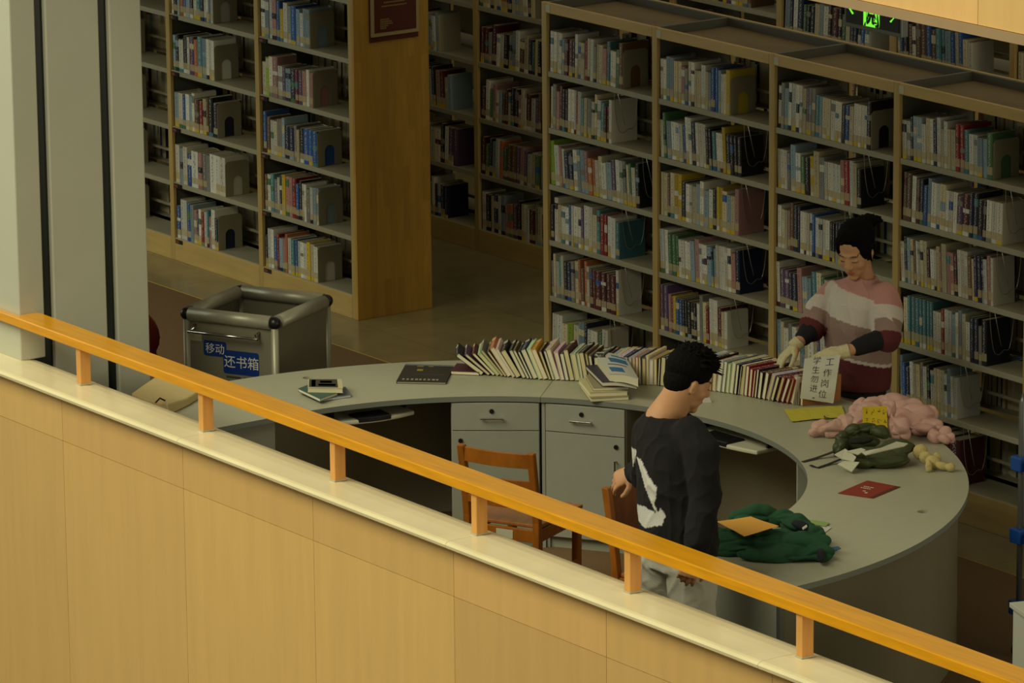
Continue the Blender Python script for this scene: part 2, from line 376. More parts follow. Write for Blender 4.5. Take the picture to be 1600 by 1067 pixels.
zR = [.496+.302*k for k in (4, 3, 2, 1, 0)] + [.170]
zR = [1.704, 1.402, 1.10, .798, .496, .170]
zL = [.1369+.3366*k for k in (5, 4, 3, 2, 1, 0)]
ords = ['leftmost', 'second', 'third', 'fourth', 'fifth']
RN = ['leftmost bay of the near row, beside the floor gap', 'second bay of the near row, behind the man', 'third bay of the near row, behind the woman', 'fourth bay of the near row, with pale teal volumes', 'fifth bay of the near row, at the right edge']
for k in range(5): bookcase('steel and maple bookcase, '+RN[k], k*W, 0, W, zR, 2.07, end_r=(k == 4))
LN = ['with a butcher block end panel, left of the gap', 'second from the end panel on the left', 'partly behind the pale column', 'hidden mostly behind the pale column']
for k in range(4): bookcase('maple fronted bookcase '+LN[k], XL-WL*(k+1), YL, WL, zL, 2.16, end_r='panel' if k == 0 else False, tags=True)
Y2 = 1.594; X2 = .927
BN = {-5: 'far left of the rear row, hidden by the end panel', -4: 'in the rear row, seen just right of the end panel', -3: 'in the rear row, just left of the near bookcase', -2: 'in the rear row, hidden behind the near bookcase', -1: 'in the rear row, seen over the first tray top', 0: 'in the rear row, behind the green lit sign', 1: 'in the rear row, seen under the balcony edge', 2: 'at the right end of the rear row'}
for k in range(-5, 3): bookcase('dim maple bookcase '+BN[k], X2+k*W, Y2, W, zL if k < -1 else zR, 2.16 if k < -1 else 2.07, end_r=(k == 2))

# ------------------------------------------------------------------ books on shelves
RB = {0: ["wwwwpmmkwccrwweccitwwgh", "weimkkwwwrwtceewcwtmmw", "lwiwnnwppioowcwpuwwecgwk", "kwcwwbwwwuwwctrrwwt", "ecwtwknecohowmmmmmmw", "wwclwpnwwgw"],
      1: ["wwppcciewwccwcpbbpwcy", "wgpwwwbwwnwwwkktwwykkkk", "cchcyynwwcpwpwkyycpci", "wwgggwwwwpiwwwptpwwwwwin", "uuirybbkkkkkwecrwwwmcw", "wcweeycw"],
      2: ["wepwwwwcueetpccwwwnbcwwwwk", "wwwepwgkycewwwwirwck", "wccihnnwwwwbwwwwkknn", "wuunnipptcgwk", "pcwewcpcwcuwwwcw", "wcpwbwcw"],
      3: ["wwnppwcwnwcwccrrtwwppg", "hhwhnbpwwcwwwumnnkkwww", "wnpchwwccmwwcicciimwwwhcnnnwiw", "kctttttttwwrwwpwpcwnnek", "pbnwccewkwcccwpww", "cewkmmm"],
      4: ["wwbcwpwwcnwwwcirwwcww"]*6}
RF = {0: [.71, .60, .87, .67, .66, .55], 1: [.64, .74, .72, .73, .62, .5], 2: [.80, .72, .56, .5, .6, .55], 3: [.73, .81, .75, .70, .47, .5], 4: [.7, .6, .75, .7, .6, .6]}
WIRE = {0: '.WWWWW', 1: '.WWWWW', 2: '.WWWWW', 3: '.WWWWW', 4: '......'}
LB = {0: ["wpbyucwpwkhwp", "wpwibywpbpwpp", "wlwiwupnruiwi", "bhwwepnneckbbb", "hwtewnyiirbkwwewpp", "nwwbrpiowtbwwwycw"],
      1: ["tpwytgtwhpw", "wkpobpnwtnwwpw", "pkwkwuotpwww", "pwbwpwhrchkn", "wpwbwieewww", "bwwbpiuwrwtiwn"],
      2: ["wbwkwpuw"]*6, 3: ["wbwkwp"]*6}
stuff = Bk(); indiv = []
tiers = ['top', 'second', 'third', 'fourth', 'fifth', 'bottom']
baynm = {0: 'first near bay', 1: 'bay behind the man', 2: 'bay behind the woman', 3: 'bay right of the woman'}
# the covered end of each run: bookends
def plate(x, Y, z, h=.21, d=.16, label='', group='steel bookends', arch=True):
    bm = NB(); t = .0022; n = 14
    out = [(0, 0), (0, h-.015), (.015, h), (d-.015, h), (d, h-.015), (d, 0)]
    aw, ab = d*.20, h*.42
    inn = [(d/2-aw, 0)] + [(d/2-aw*math.cos(a), ab+aw*math.sin(a)) for a in [PI*k/n for k in range(n+1)]] + [(d/2+aw, 0)]
    poly = out + inn[::-1]
    A = [bm.verts.new((0, y, zz)) for y, zz in poly]; B = [bm.verts.new((t, y, zz)) for y, zz in poly]; m = len(poly)
    bm.faces.new(A); bm.faces.new(B[::-1])
    for i in range(m): bm.faces.new((A[i], B[i], B[(i+1) % m], A[(i+1) % m]))
    bmesh.ops.recalc_face_normals(bm, faces=bm.faces)
    bmesh.ops.triangulate(bm, faces=[f for f in bm.faces if len(f.verts) > 4])
    box(bm, (-.05, .02, 0), (t, d-.02, .0015))
    o = mesh_obj('bookend', bm, 'bookend_steel'); o.location = (x, Y, z); tag(o, label, 'bookend', group); return o
def wire_end(x, Y, z, ztop, label):
    bm = NB(); q = rnd.uniform(-.01, .01)
    pts = [(0, .03, ztop-.006), (.002, .035, z+.17), (.004, .055, z+.06), (.004, .09, z+.045), (.004, .12, z+.07), (.004, .15, z+.06), (.002, .17, z+.12), (0, .19, ztop-.006)]
    sm = []
    for i in range(len(pts)-1):
        for k in range(4): sm.append(V(pts[i]).lerp(V(pts[i+1]), k/4))
    sm.append(V(pts[-1]))
    for _ in range(2): sm = [sm[0]]+[(sm[i-1]+sm[i]*2+sm[i+1])/4 for i in range(1, len(sm)-1)]+[sm[-1]]
    tube(bm, sm, .0016, 6); tube(bm, [(.055, .01, ztop-.006), (.045, .05, z+.16), (.04, .07, z+.10)], .0016, 6)
    tube(bm, [(0, .03, ztop-.006), (.055, .01, ztop-.006)], .0016, 6)
    o = mesh_obj('wire_bookend', bm, 'wire', smooth=True); o.location = (x, Y, z*0); tag(o, label, 'bookend', 'wire book supports'); return o
def fill(x0, Yf, wbay, z, hmax, seq, frac, rr, rec=None, simple=False, leans=None):
    xa = x0+.03; L = frac*(wbay-.06)
    ts = []
    for ch in seq: ts.append({'m': 1.25, 'c': 1.0, 'k': 1.05}.get(ch, 1)*rr.uniform(.7, 1.4))
    s = L/sum(ts); ts = [max(.008, t*s) for t in ts]
    x = xa; lean = 0; last = None
    hh = rr.uniform(.19, .215)
    n = len(seq)
    seg_lean = rr.choice([0, 0, -.03, .03, -.05]) if leans is None else leans
    for i, (ch, t) in enumerate(zip(seq, ts)):
        if i == 0 or seq[i-1] != ch: hh = min(hmax-.03, rr.uniform(.185, .24))
        nm, c = PAL[ch]; d = rr.uniform(.135, .175); yf = Yf+.012+rr.uniform(0, .006)
        e = seg_lean*(1 if i < n-1 else .5)
        B = Bk() if rec is not None else stuff
        if rec is not None:
            shelf_book(B, (0, 0, 0), t-.0006, hh, d, e, c, rr)
            o = B.build('book'); o.location = (x, yf, z); rec(o, nm, i, n)
        else:
            shelf_book(B, (x, yf, z), t-.0006, hh, d, e, c, rr)
        last = (t, hh, d); x += t
    return x, last
def ordinal(n):
    return f"{n}{'th' if 10 <= n % 100 <= 20 else {1:'st',2:'nd',3:'rd'}.get(n % 10, 'th')}"
count_ind = 0
plan = [(3,0),(3,1),(3,2),(3,3),(3,4),(2,0),(2,1),(2,2),(2,3),(1,0),(1,1)]
for k in range(5):
    for t in range(6):
        rr = random.Random(100*k+t); z = zR[t]+.0005
        hmax = (zR[t-1]-.03-zR[t]) if t else (2.07-.06-zR[0])
        def rec(o, nm, i, n, k=k, t=t):
            ht = 'first' if i == 0 else ('last' if i == n-1 else ordinal(i+1))
            tag(o, f"{nm} book, {ht} from left on the {tiers[t]} shelf, {baynm.get(k,'')}", 'book', f"books on the {tiers[t]} shelf of the {baynm.get(k,'')}")
        xe, last = fill(k*W, 0, W, z, hmax, RB[k][t], RF[k][t], rr, rec if (k, t) in plan else None, leans={(0,2):-.07,(1,1):-.06,(3,2):-.06,(2,1):-.03}.get((k,t), None))
        if k < 4:
            nmb = ['first near bay', 'bay behind the man', 'bay behind the woman', 'bay right of the woman'][k]
            if WIRE[k][t] == 'W': wire_end(xe+.004, .0, z, zR[t-1]-.004, f"chrome wire book support on the {tiers[t]} shelf, {nmb}")
            else: plate(xe+.003, .015, z, .19 if k else .2, .16, f"grey arched steel bookend on the {tiers[t]} shelf, {nmb}")
        rr = random.Random(900+10*k+t)      # the far side of the same shelf: fore edges face the gap between the rows
        xx = k*W+W*.25
        while xx < k*W+W-.05:
            th = rr.uniform(.014, .034); shelf_book(stuff, (xx, DEP-.014, z), th-.001, rr.uniform(.18, .235), rr.uniform(.13, .16), 0, PAL[rr.choice('wwcpbnkmei')][1], rr, sgn=-1); xx += th
for k in range(4):
    x0 = XL-WL*(k+1)
    for t in range(6):
        rr = random.Random(500+20*k+t); z = zL[t]+.0005
        rec = None
        fr = [.56, .56, .58, .62, .62, .6][t] if k == 0 else [.60, .5, .5, .52, .6, .5][t]
        xe, last = fill(x0, YL, WL, z, .30, LB[k][t], fr if k < 2 else .42, rr, None, leans=0)
        if k < 3: plate(xe+.003, YL+.014, z, .205, .165, f"grey arched steel bookend, {tiers[t]} shelf, {['bay beside the butcher block end','second bay from the end panel','bay half hidden by the pale column'][k]}")
        rr = random.Random(700+10*k+t); xx = x0+.05
        while xx < x0+WL*.95:
            th = rr.uniform(.014, .034); shelf_book(stuff, (xx, YL+DEP-.014, z), th-.001, rr.uniform(.18, .235), rr.uniform(.13, .16), 0, PAL[rr.choice('wwcpbnkmei')][1], rr, sgn=-1); xx += th
for k in range(-5, 3):
    for t in range(6):
        rr = random.Random(1500+20*k+t); z = (zL if k < -1 else zR)[t]+.0005
        n = rr.randint(15, 20); pal = 'wwccnhkmgopnbt' if k >= -1 else 'wwccnhkmgopuei'
        seq = ''.join(rr.choice(pal) for _ in range(n))
        xe, last = fill(X2+k*W, Y2, W, z, .30 if k < -1 else .27, seq, rr.uniform(.6, .8), rr, None, leans=rr.choice([0, -.04, -.08, .05]))
        if k in (-4, -3) and 0 < t < 6: plate(xe+.02, Y2+.014, z, .2, .165, f"dim steel bookend, {tiers[t]} shelf, {'bay just right of the end panel' if k == -4 else 'rear bay left of the near bookcase'}")
so = stuff.build('books'); so['kind'] = 'stuff'; so['label'] = 'all further books with taped spine labels filling the remaining shelves'; so['category'] = 'books'
# red plaque on the end panel
pq = empty('wall_plaque', 'brown red framed notice plaque hanging on the butcher block end panel', 'sign', (XL+.0445, YL+.10, 1.575))
bm = NB(); box(bm, (0, 0, 0), (.012, .325, .40)); mesh_obj('backboard', bm, 'plaque_red', pq, bevel=.003)
bm = NB(); box(bm, (.012, 0, .03), (.022, .325, .4)); mesh_obj('frame', bm, 'plaque_frame', pq, bevel=.003)
bm = NB(); box(bm, (.022, .022, .052), (.0245, .303, .38)); face = mesh_obj('notice', bm, 'plaque_red', pq)
bm = NB()
rr = random.Random(3)
for z, y0, y1 in ((.245,.11,.20),(.215,.085,.225),(.195,.07,.235),(.12,.06,.12),(.108,.06,.13),(.096,.06,.14),(.084,.06,.11),(.072,.06,.10),(.28,.12,.18),(.31,.10,.2)):
    y = y0
    while y < y1:
        d = rr.uniform(.006, .014); box(bm, (.0245, y, z), (.0252, y+d*.8, z+.008)); y += d
mesh_obj('lettering', bm, 'plaque_print', face)
# ------------------------------------------------------------------ curved desk
DX, DY, RO, RI, DH = 3.4827, -2.8995, 2.1462, 1.4421, .7359
def arcp(r, a0, a1, n): return [(DX+r*math.cos(a0+(a1-a0)*k/n), DY+r*math.sin(a0+(a1-a0)*k/n)) for k in range(n+1)]
R_ = math.radians
desk = empty('reception_desk', 'large grey horseshoe shaped reception desk in front of the bookcases', 'desk', (0, 0, 0))
SEAM = R_(133.3)
def holes(o, pts):
    for (x, y) in pts:
        bm = NB(); cyl(bm, (x, y, DH-.1), (x, y, DH+.1), .028, 20); c = mesh_obj('cutter', bm, 'dark_under')
        m = o.modifiers.new('hole', 'BOOLEAN'); m.object = c; m.solver = 'EXACT'
        dg = bpy.context.evaluated_depsgraph_get(); me = bpy.data.meshes.new_from_object(o.evaluated_get(dg)); o.modifiers.clear(); o.data = me; bpy.data.objects.remove(c)
ENDY = -3.62
left = arcp(RO, SEAM+.0008, PI, 30) + [(DX-RO, ENDY), (DX-RI, ENDY)] + arcp(RI, PI, SEAM+.0008, 26)
right = arcp(RO, 0, SEAM-.0008, 84) + arcp(RI, SEAM-.0008, 0, 72)
hl = {'l': [tuple(G(482, 590, DH))[:2]], 'r': [tuple(G(1443, 799, DH))[:2]]}
for nm, poly, h in (('l', left, hl['l']), ('r', right, hl['r'])):
    bm = NB(); prism(bm, poly, DH-.025, DH)
    for f in bm.faces:
        if abs(f.normal.z) < .5: f.material_index = 1
    o = mesh_obj('desktop', bm, ['desk_laminate', 'desk_edge'], desk); holes(o, h)
# outer shell
bm = NB(); ro = RO-.045; prism(bm, arcp(ro, 0.012, PI, 110)+[(DX-ro, ENDY), (DX-ro+.02, ENDY)]+arcp(ro-.02, PI, 0.012, 110), 0.0, DH-.026)
for f in bm.faces:
    c_ = f.calc_center_median()
    if abs(f.normal.z) < .5 and (V((c_.x-DX, c_.y-DY)).length < ro-.012 if c_.y > DY else c_.x > DX-ro+.012): f.material_index = 1
mesh_obj('outer_panel', bm, ['desk_outer', 'desk_inner'], desk, smooth=False)
# end panel facing the parapet, inner walls, dividers
bm = NB(); box(bm, (DX+RI+.03, DY+.006, 0), (DX+RO-.065, DY+.03, DH-.026)); mesh_obj('end_panel', bm, 'desk_body', desk, bevel=.002)
bm = NB(); box(bm, (DX+RO-.063, DY+.004, 0), (DX+RO-.040, DY+.022, DH-.026)); mesh_obj('corner_strip', bm, 'steel_grey', desk)
def divider(a, r0, r1, nm='divider_panel', m='desk_body'):
    c, s = math.cos(a), math.sin(a); n = V((-s, c))*.009; P0, P1 = V((DX+c*r0, DY+s*r0)), V((DX+c*r1, DY+s*r1))
    bm = NB(); prism(bm, [tuple(P0-n), tuple(P1-n), tuple(P1+n), tuple(P0+n)], 0, DH-.026); return mesh_obj(nm, bm, m, desk)
divider(R_(68.3), RI+.02, RO-.07); 
bm = NB(); prism(bm, arcp(RI+.09, R_(2), R_(67.3), 30)+arcp(RI+.075, R_(67.3), R_(2), 30), 0, DH-.026); mesh_obj('inner_panel', bm, 'desk_body', desk)
bm = NB(); box(bm, (DX-RI-.05, -3.62, 0), (DX-RI-.028, -3.02, DH-.026)); mesh_obj('arm_side_panel', bm, 'desk_body', desk)
bm = NB(); box(bm, (DX-RO+.07, -3.04, 0), (DX-RI-.052, -3.02, DH-.026)); mesh_obj('divider_panel', bm, 'desk_body', desk)
bm = NB(); box(bm, (DX-RO+.05, ENDY+.005, 0), (DX-RI-.03, ENDY+.025, DH-.026)); mesh_obj('end_panel', bm, 'desk_body', desk)
for a in (6, 40, 66):       # slim steel door pulls and edges seen on the inner right side
    pass
# pedestal cabinets
def cabinet(A, B, door_hinge, label):
    A, B = V(A), V(B); L = (B-A).length; ang = math.atan2(B.y-A.y, B.x-A.x)
    r = empty('pedestal_cabinet', label, 'cabinet', (A.x, A.y, 0), ang, 'pedestal cabinets under the desk')
    D = .52; H = DH-.028
    bm = NB(); box(bm, (.0, .016, .0), (.016, D, H)); box(bm, (L-.016, .016, .0), (L, D, H)); box(bm, (.016, D-.012, .05), (L-.016, D, H)); box(bm, (.016, .03, 0), (L-.016, .045, .055)); box(bm, (.016, .03, H-.016), (L-.016, D-.012, H)); box(bm, (.016, .03, .05), (L-.016, D-.012, .066))
    body = mesh_obj('body', bm, 'desk_body', r)
    bm = NB(); box(bm, (.004, -.002, H-.135), (L-.004, .015, H-.004)); dr = mesh_obj('drawer', bm, 'desk_body', r, bevel=.0015)
    bm = NB(); cyl(bm, (L*.46, -.0015, H-.042), (L*.46, -.008, H-.042), .011, 16); mesh_obj('lock', bm, 'black_plastic', dr)
    bm = NB(); box(bm, (L*.46-.055, -.026, H-.079), (L*.46+.055, -.018, H-.071)); [box(bm, (L*.46+s-.004, -.02, H-.078), (L*.46+s+.004, -.001, H-.072)) for s in (-.045, .045)]; mesh_obj('handle', bm, 'chrome', dr, bevel=.002)
    bm = NB(); box(bm, (.004, -.002, .06), (L-.004, .015, H-.139)); do = mesh_obj('door', bm, 'desk_body', r, bevel=.0015)
    x = .045 if door_hinge == 'r' else L-.045
    bm = NB(); cyl(bm, (x, -.0015, H-.185), (x, -.008, H-.185), .011, 16); mesh_obj('lock', bm, 'black_plastic', do)
    bm = NB(); box(bm, (x-.004, -.026, H-.345), (x+.004, -.018, H-.245)); [box(bm, (x-.003, -.02, H-.295+s-.004), (x+.003, -.001, H-.295+s+.004)) for s in (-.04, .04)]; mesh_obj('handle', bm, 'chrome', do, bevel=.002)
    return r
cabinet((2.227, -2.176), (2.484, -1.846), 'r', 'grey pedestal cabinet under the desk, left of the seam, behind the slatted chair')
cabinet((2.500, -1.829), (2.834, -1.608), 'l', 'grey pedestal cabinet under the desk, right of the seam, left of the man')
bm = NB(); box(bm, (-.008, 0, 0), (.008, .04, DH-.03)); o = mesh_obj('filler_strip', bm, 'desk_body', desk); o.location = (2.492, -1.832, 0); o.rotation_euler = (0, 0, R_(42))
# keyboard trays slung under the inner edge
def tray(pa, pb, z, label):
    A, B = V(G(*pa, z)), V(G(*pb, z)); L = (B-A).length; ang = math.atan2(B.y-A.y, B.x-A.x)
    r = empty('keyboard_tray', label, 'keyboard tray', (A.x, A.y, z), ang, 'keyboard trays under the desk')
    bm = NB(); n = 14
    pts = [(L*k/n, -.035*math.sin(PI*k/n)-.005) for k in range(n+1)]
    poly = pts+[(L, .25), (0, .25)]
    prism(bm, poly, -.024, -.004); o = mesh_obj('tray', bm, 'ivory_plastic', r, bevel=.006)
    bm = NB(); i0, i1 = 3, 9
    prism(bm, [(x, y-.0015) for x, y in pts[i0:i1+1]]+[(pts[i1][0], .075), (pts[i0][0], .075)], -.018, .006); mesh_obj('wrist_rest', bm, 'black_plastic', r, bevel=.004)
    bm = NB()
    bm.free()
    for x in (.0, L-.012): bm = NB(); box(bm, (x, .06, -.003), (x+.012, .26, .049)); mesh_obj('runner', bm, 'black_plastic', r)
    return r
tray((531, 657), (647, 640), .66, 'ivory keyboard tray with black wrist rest under the left desk curve')
tray((1075, 671), (1184, 703), .66, 'ivory keyboard tray with black wrist rest right of the man')

# ------------------------------------------------------------------ mobile book return box
P = [V(G(x, y, .9)).xy for x, y in ((282, 480), (434, 497), (528, 458), (376, 442))]
ux = (P[1]-P[0]).normalized(); ang = math.atan2(ux.y, ux.x); Lx = .545; Ly = .575
r = .034; uy = V((-ux.y, ux.x)); P0_ = P[0]+ux*.022+uy*.022; Lx -= .05; Ly -= .05
cart = empty('book_return_cart', 'open topped grey aluminium book return cart with blue and white lettering', 'cart', (P0_.x, P0_.y, 0), ang)
rim = []
for nm, a, b in (('f', (r*.5, 0), (Lx-r*.5, 0)), ('b', (r*.5, Ly), (Lx-r*.5, Ly)), ('l', (0, r), (0, Ly-r)), ('r', (Lx, r), (Lx, Ly-r))):
    bm = NB(); cyl(bm, (*a, .9-r), (*b, .9-r), r, 20); o = mesh_obj('rim_bar', bm, 'aluminium', cart, smooth=True)
    for q in o.data.polygons: q.use_smooth = len(q.vertices) == 4
for x, y in ((0, 0), (Lx, 0), (0, Ly), (Lx, Ly)):
    bm = NB(); bmesh.ops.create_uvsphere(bm, u_segments=20, v_segments=12, radius=r*.93, matrix=Matrix.Translation((x, y, .9-r))); mesh_obj('corner_cap', bm, 'black_plastic', cart, smooth=True)
    bm = NB(); cyl(bm, (x, y, .10), (x, y, .9-r*1.7), .019, 16); o = mesh_obj('corner_post', bm, 'aluminium', cart)
    for q in o.data.polygons: q.use_smooth = len(q.vertices) == 4
    bm = NB(); tube(bm, [(x-.012, y, .04), (x+.012, y, .04)], .038, 20); mesh_obj('caster', bm, 'black_plastic', cart, bevel=.003)
for lo, hi in (((.015, -.004, .12), (Lx-.015, .004, .87)), ((.015, Ly-.004, .12), (Lx-.015, Ly+.004, .87)), ((-.004, .015, .12), (.004, Ly-.015, .87)), ((Lx-.004, .015, .12), (Lx+.004, Ly-.015, .87)), ((.01, .01, .11), (Lx-.01, Ly-.01, .125))):
    bm = NB(); box(bm, lo, hi); mesh_obj('side_panel', bm, 'cart_panel', cart)
bm = NB(); hz = .79; tube(bm, [(.05, -.002, hz+.025), (.05, -.035, hz+.012), (.035, -.05, hz), (Lx-.07, -.05, hz), (Lx-.085, -.035, hz+.012), (Lx-.085, -.002, hz+.02)], .0085, 12); mesh_obj('push_handle', bm, 'chrome', cart, smooth=True)
bm = NB(); box(bm, (.02, -.0055, .735), (.085, -.0042, .785)); mesh_obj('paper_label', bm, 'tag_white', cart)
def text(name, s, size, m, parent, loc, rot, ext=.0006, cx='LEFT', bold=0, sx=1):
    cu = bpy.data.curves.new('t', 'FONT'); cu.body = s; cu.size = size; cu.extrude = ext; cu.align_x = cx; cu.offset = bold
    t = bpy.data.objects.new('t', cu); C.objects.link(t); dg = bpy.context.evaluated_depsgraph_get(); me = bpy.data.meshes.new_from_object(t.evaluated_get(dg))
    bpy.data.objects.remove(t); me.materials.clear(); me.materials.append(MATS[m])
    o = bpy.data.objects.new(name, me); C.objects.link(o); o.parent = parent; o.location = loc; o.rotation_euler = rot; o.scale = (sx, 1, 1); return o
def rrect(bm, x0, z0, x1, z1, y0, y1, r=.012, n=5):
    pts = []
    for cx, cz, a in ((x1-r, z1-r, 0), (x0+r, z1-r, PI/2), (x0+r, z0+r, PI), (x1-r, z0+r, 1.5*PI)):
        pts += [(cx+r*math.cos(a+PI/2*k/n), cz+r*math.sin(a+PI/2*k/n)) for k in range(n+1)]
    A = [bm.verts.new((x, y0, z)) for x, z in pts]; B = [bm.verts.new((x, y1, z)) for x, z in pts]; m = len(pts)
    bm.faces.new(A); bm.faces.new(B[::-1])
    for i in range(m): bm.faces.new((A[i], B[i], B[(i+1) % m], A[(i+1) % m]))
    bmesh.ops.recalc_face_normals(bm, faces=bm.faces)
bm = NB(); rrect(bm, .205, .588, .405, .706, -.0062, -.0042); s1 = mesh_obj('lettering_patch', bm, 'sign_blue', cart)
bm = NB(); rrect(bm, .095, .668, .223, .744, -.0072, -.0045); s0 = mesh_obj('lettering_patch', bm, 'sign_blue', cart)
text('lettering', '还书箱', .066, 'sign_white', s1, (.209, -.0068, .625), (PI/2, 0, 0))
text('lettering', '移动', .055, 'sign_white', s0, (.105, -.0078, .686), (PI/2, 0, 0))
bm = NB(); rr = random.Random(8); x = .22
while x < .39:
    d = rr.uniform(.004, .009)
    if not .30 < x < .315: box(bm, (x, -.0052, .566), (x+d*.7, -.0042, .576))
    x += d
mesh_obj('small_print', bm, 'ink', cart)

# ------------------------------------------------------------------ chairs
def chair(A, B, face, label, solid=False, seat=.44, top=.80):
    A, B = V(A), V(B); L = (B-A).length; ang = math.atan2(B.y-A.y, B.x-A.x)
    r = empty('wooden_chair', label, 'chair', (A.x, A.y, 0), ang, 'wooden chairs inside the desk curve')
    D = .40; s = 1
    def bar(nm, p0, p1, w, d, m='chair_wood'):
        bm = NB(); p0, p1 = V(p0), V(p1); box(bm, (-w/2, -d/2, 0), (w/2, d/2, (p1-p0).length)); q = (p1-p0).to_track_quat('Z', 'Y').to_matrix().to_4x4()
        if abs((p1-p0).normalized().z) > .7: q = Matrix.Shear('XY', 4, (0, 0)); 
        o = None
        if abs((p1-p0).normalized().z) > .7:
            for v in bm.verts:
                t = v.co.z/(p1-p0).length; c = p0.lerp(p1, t); v.co = V((c.x+v.co.x, c.y+v.co.y, c.z))
        else:
            M = Matrix.Translation(p0) @ q
            for v in bm.verts: v.co = M @ v.co
        return mesh_obj(nm, bm, m, r, bevel=.005)
    for x in (0, L):
        bm = NB(); n = 12; rings = []
        for k in range(n+1):
            z = top*k/n; y = (-.055*max(0, (z-seat)/(top-seat))**1.2 if z > seat else -.03*(1-z/seat)**2*1.0); w_ = .017; d_ = .021 if z < seat+.02 else .017
            rings.append([bm.verts.new((x+a*w_, y+b*d_, z)) for a, b in ((-1,-1),(1,-1),(1,1),(-1,1))])
        for a, b in zip(rings, rings[1:]):
            for i in range(4): bm.faces.new((a[i], a[(i+1) % 4], b[(i+1) % 4], b[i]))
        bm.faces.new(rings[0][::-1]); bm.faces.new(rings[-1]); mesh_obj('rear_leg', bm, 'chair_wood', r, bevel=.005)
    for x in (.01, L-.01): bar('front_leg', (x, D-.01, 0), (x, D, seat+.005), .036, .036)
    def slat(z0, z1, y0, th=.016, bow=.02, m='chair_wood', nm='back_slat'):
        bm = NB(); n = 10; F = []; 
        for k in range(n+1):
            x = .014+(L-.028)*k/n; y = y0-bow*math.sin(PI*k/n)
            F.append([bm.verts.new((x, y+a, z)) for a, z in ((-th/2, z0), (th/2, z0), (th/2-.003, z1), (-th/2-.003, z1))])
        for a, b in zip(F, F[1:]):
            for i in range(4): bm.faces.new((a[i], b[i], b[(i+1) % 4], a[(i+1) % 4]))
        bm.faces.new(F[0]); bm.faces.new(F[-1][::-1]); bmesh.ops.recalc_face_normals(bm, faces=bm.faces); mesh_obj(nm, bm, m, r, bevel=.002)
    if solid: slat(seat+.10, top+.005, -.035, .014, .012, 'chair_panel', 'back_panel')
    else:
        slat(top-.075, top-.008, -.05); slat(top-.175, top-.135, -.036, .013); slat(top-.27, top-.235, -.022, .013)
    bm = NB(); prism(bm, [(.0, .02), (L, .02), (L+.012, D+.02), (-.012, D+.02)], seat-.012, seat+.008); mesh_obj('seat', bm, 'chair_seat_wood', r, bevel=.006)
    for p0, p1 in (((.017, 0, seat-.045), (L-.017, 0, seat-.045)), ((.03, D, seat-.045), (L-.03, D, seat-.045)), ((0, .02, seat-.045), (.01, D-.02, seat-.045)), ((L, .02, seat-.045), (L-.01, D-.02, seat-.045))): bar('apron', p0, p1, .055 if 0 else .018, .055) if 0 else None
    for lo, hi in (((.017, -.009, seat-.07), (L-.017, .009, seat-.013)), ((.03, D-.012, seat-.07), (L-.03, D+.006, seat-.013))):
        bm = NB(); box(bm, lo, hi); mesh_obj('apron', bm, 'chair_wood', r, bevel=.002)
    for x in (0, L):
        bm = NB(); box(bm, (x-.009, .02, seat-.07), (x+.009, D-.02, seat-.013)); mesh_obj('apron', bm, 'chair_wood', r, bevel=.002)
        bm = NB(); box(bm, (x-.008, .0, .17), (x+.008, D-.02, .20)); mesh_obj('stretcher', bm, 'chair_wood', r, bevel=.002)
    if not solid:
        bm = NB(); box(bm, (L*.42, -.0115, seat-.062), (L*.66, -.0092, seat-.022)); mesh_obj('inventory_sticker', bm, 'tag_white', r)
    return r
chair((3.135, -2.72), (3.452, -2.565), 0, 'orange brown wooden chair with slatted back beside the pedestal cabinets')
chair((4.24+.38*math.cos(R_(104)), -2.715+.38*math.sin(R_(104))), (4.24, -2.715), 0, 'dark brown wooden chair with solid back panel, half hidden by the man', solid=True, top=.82)

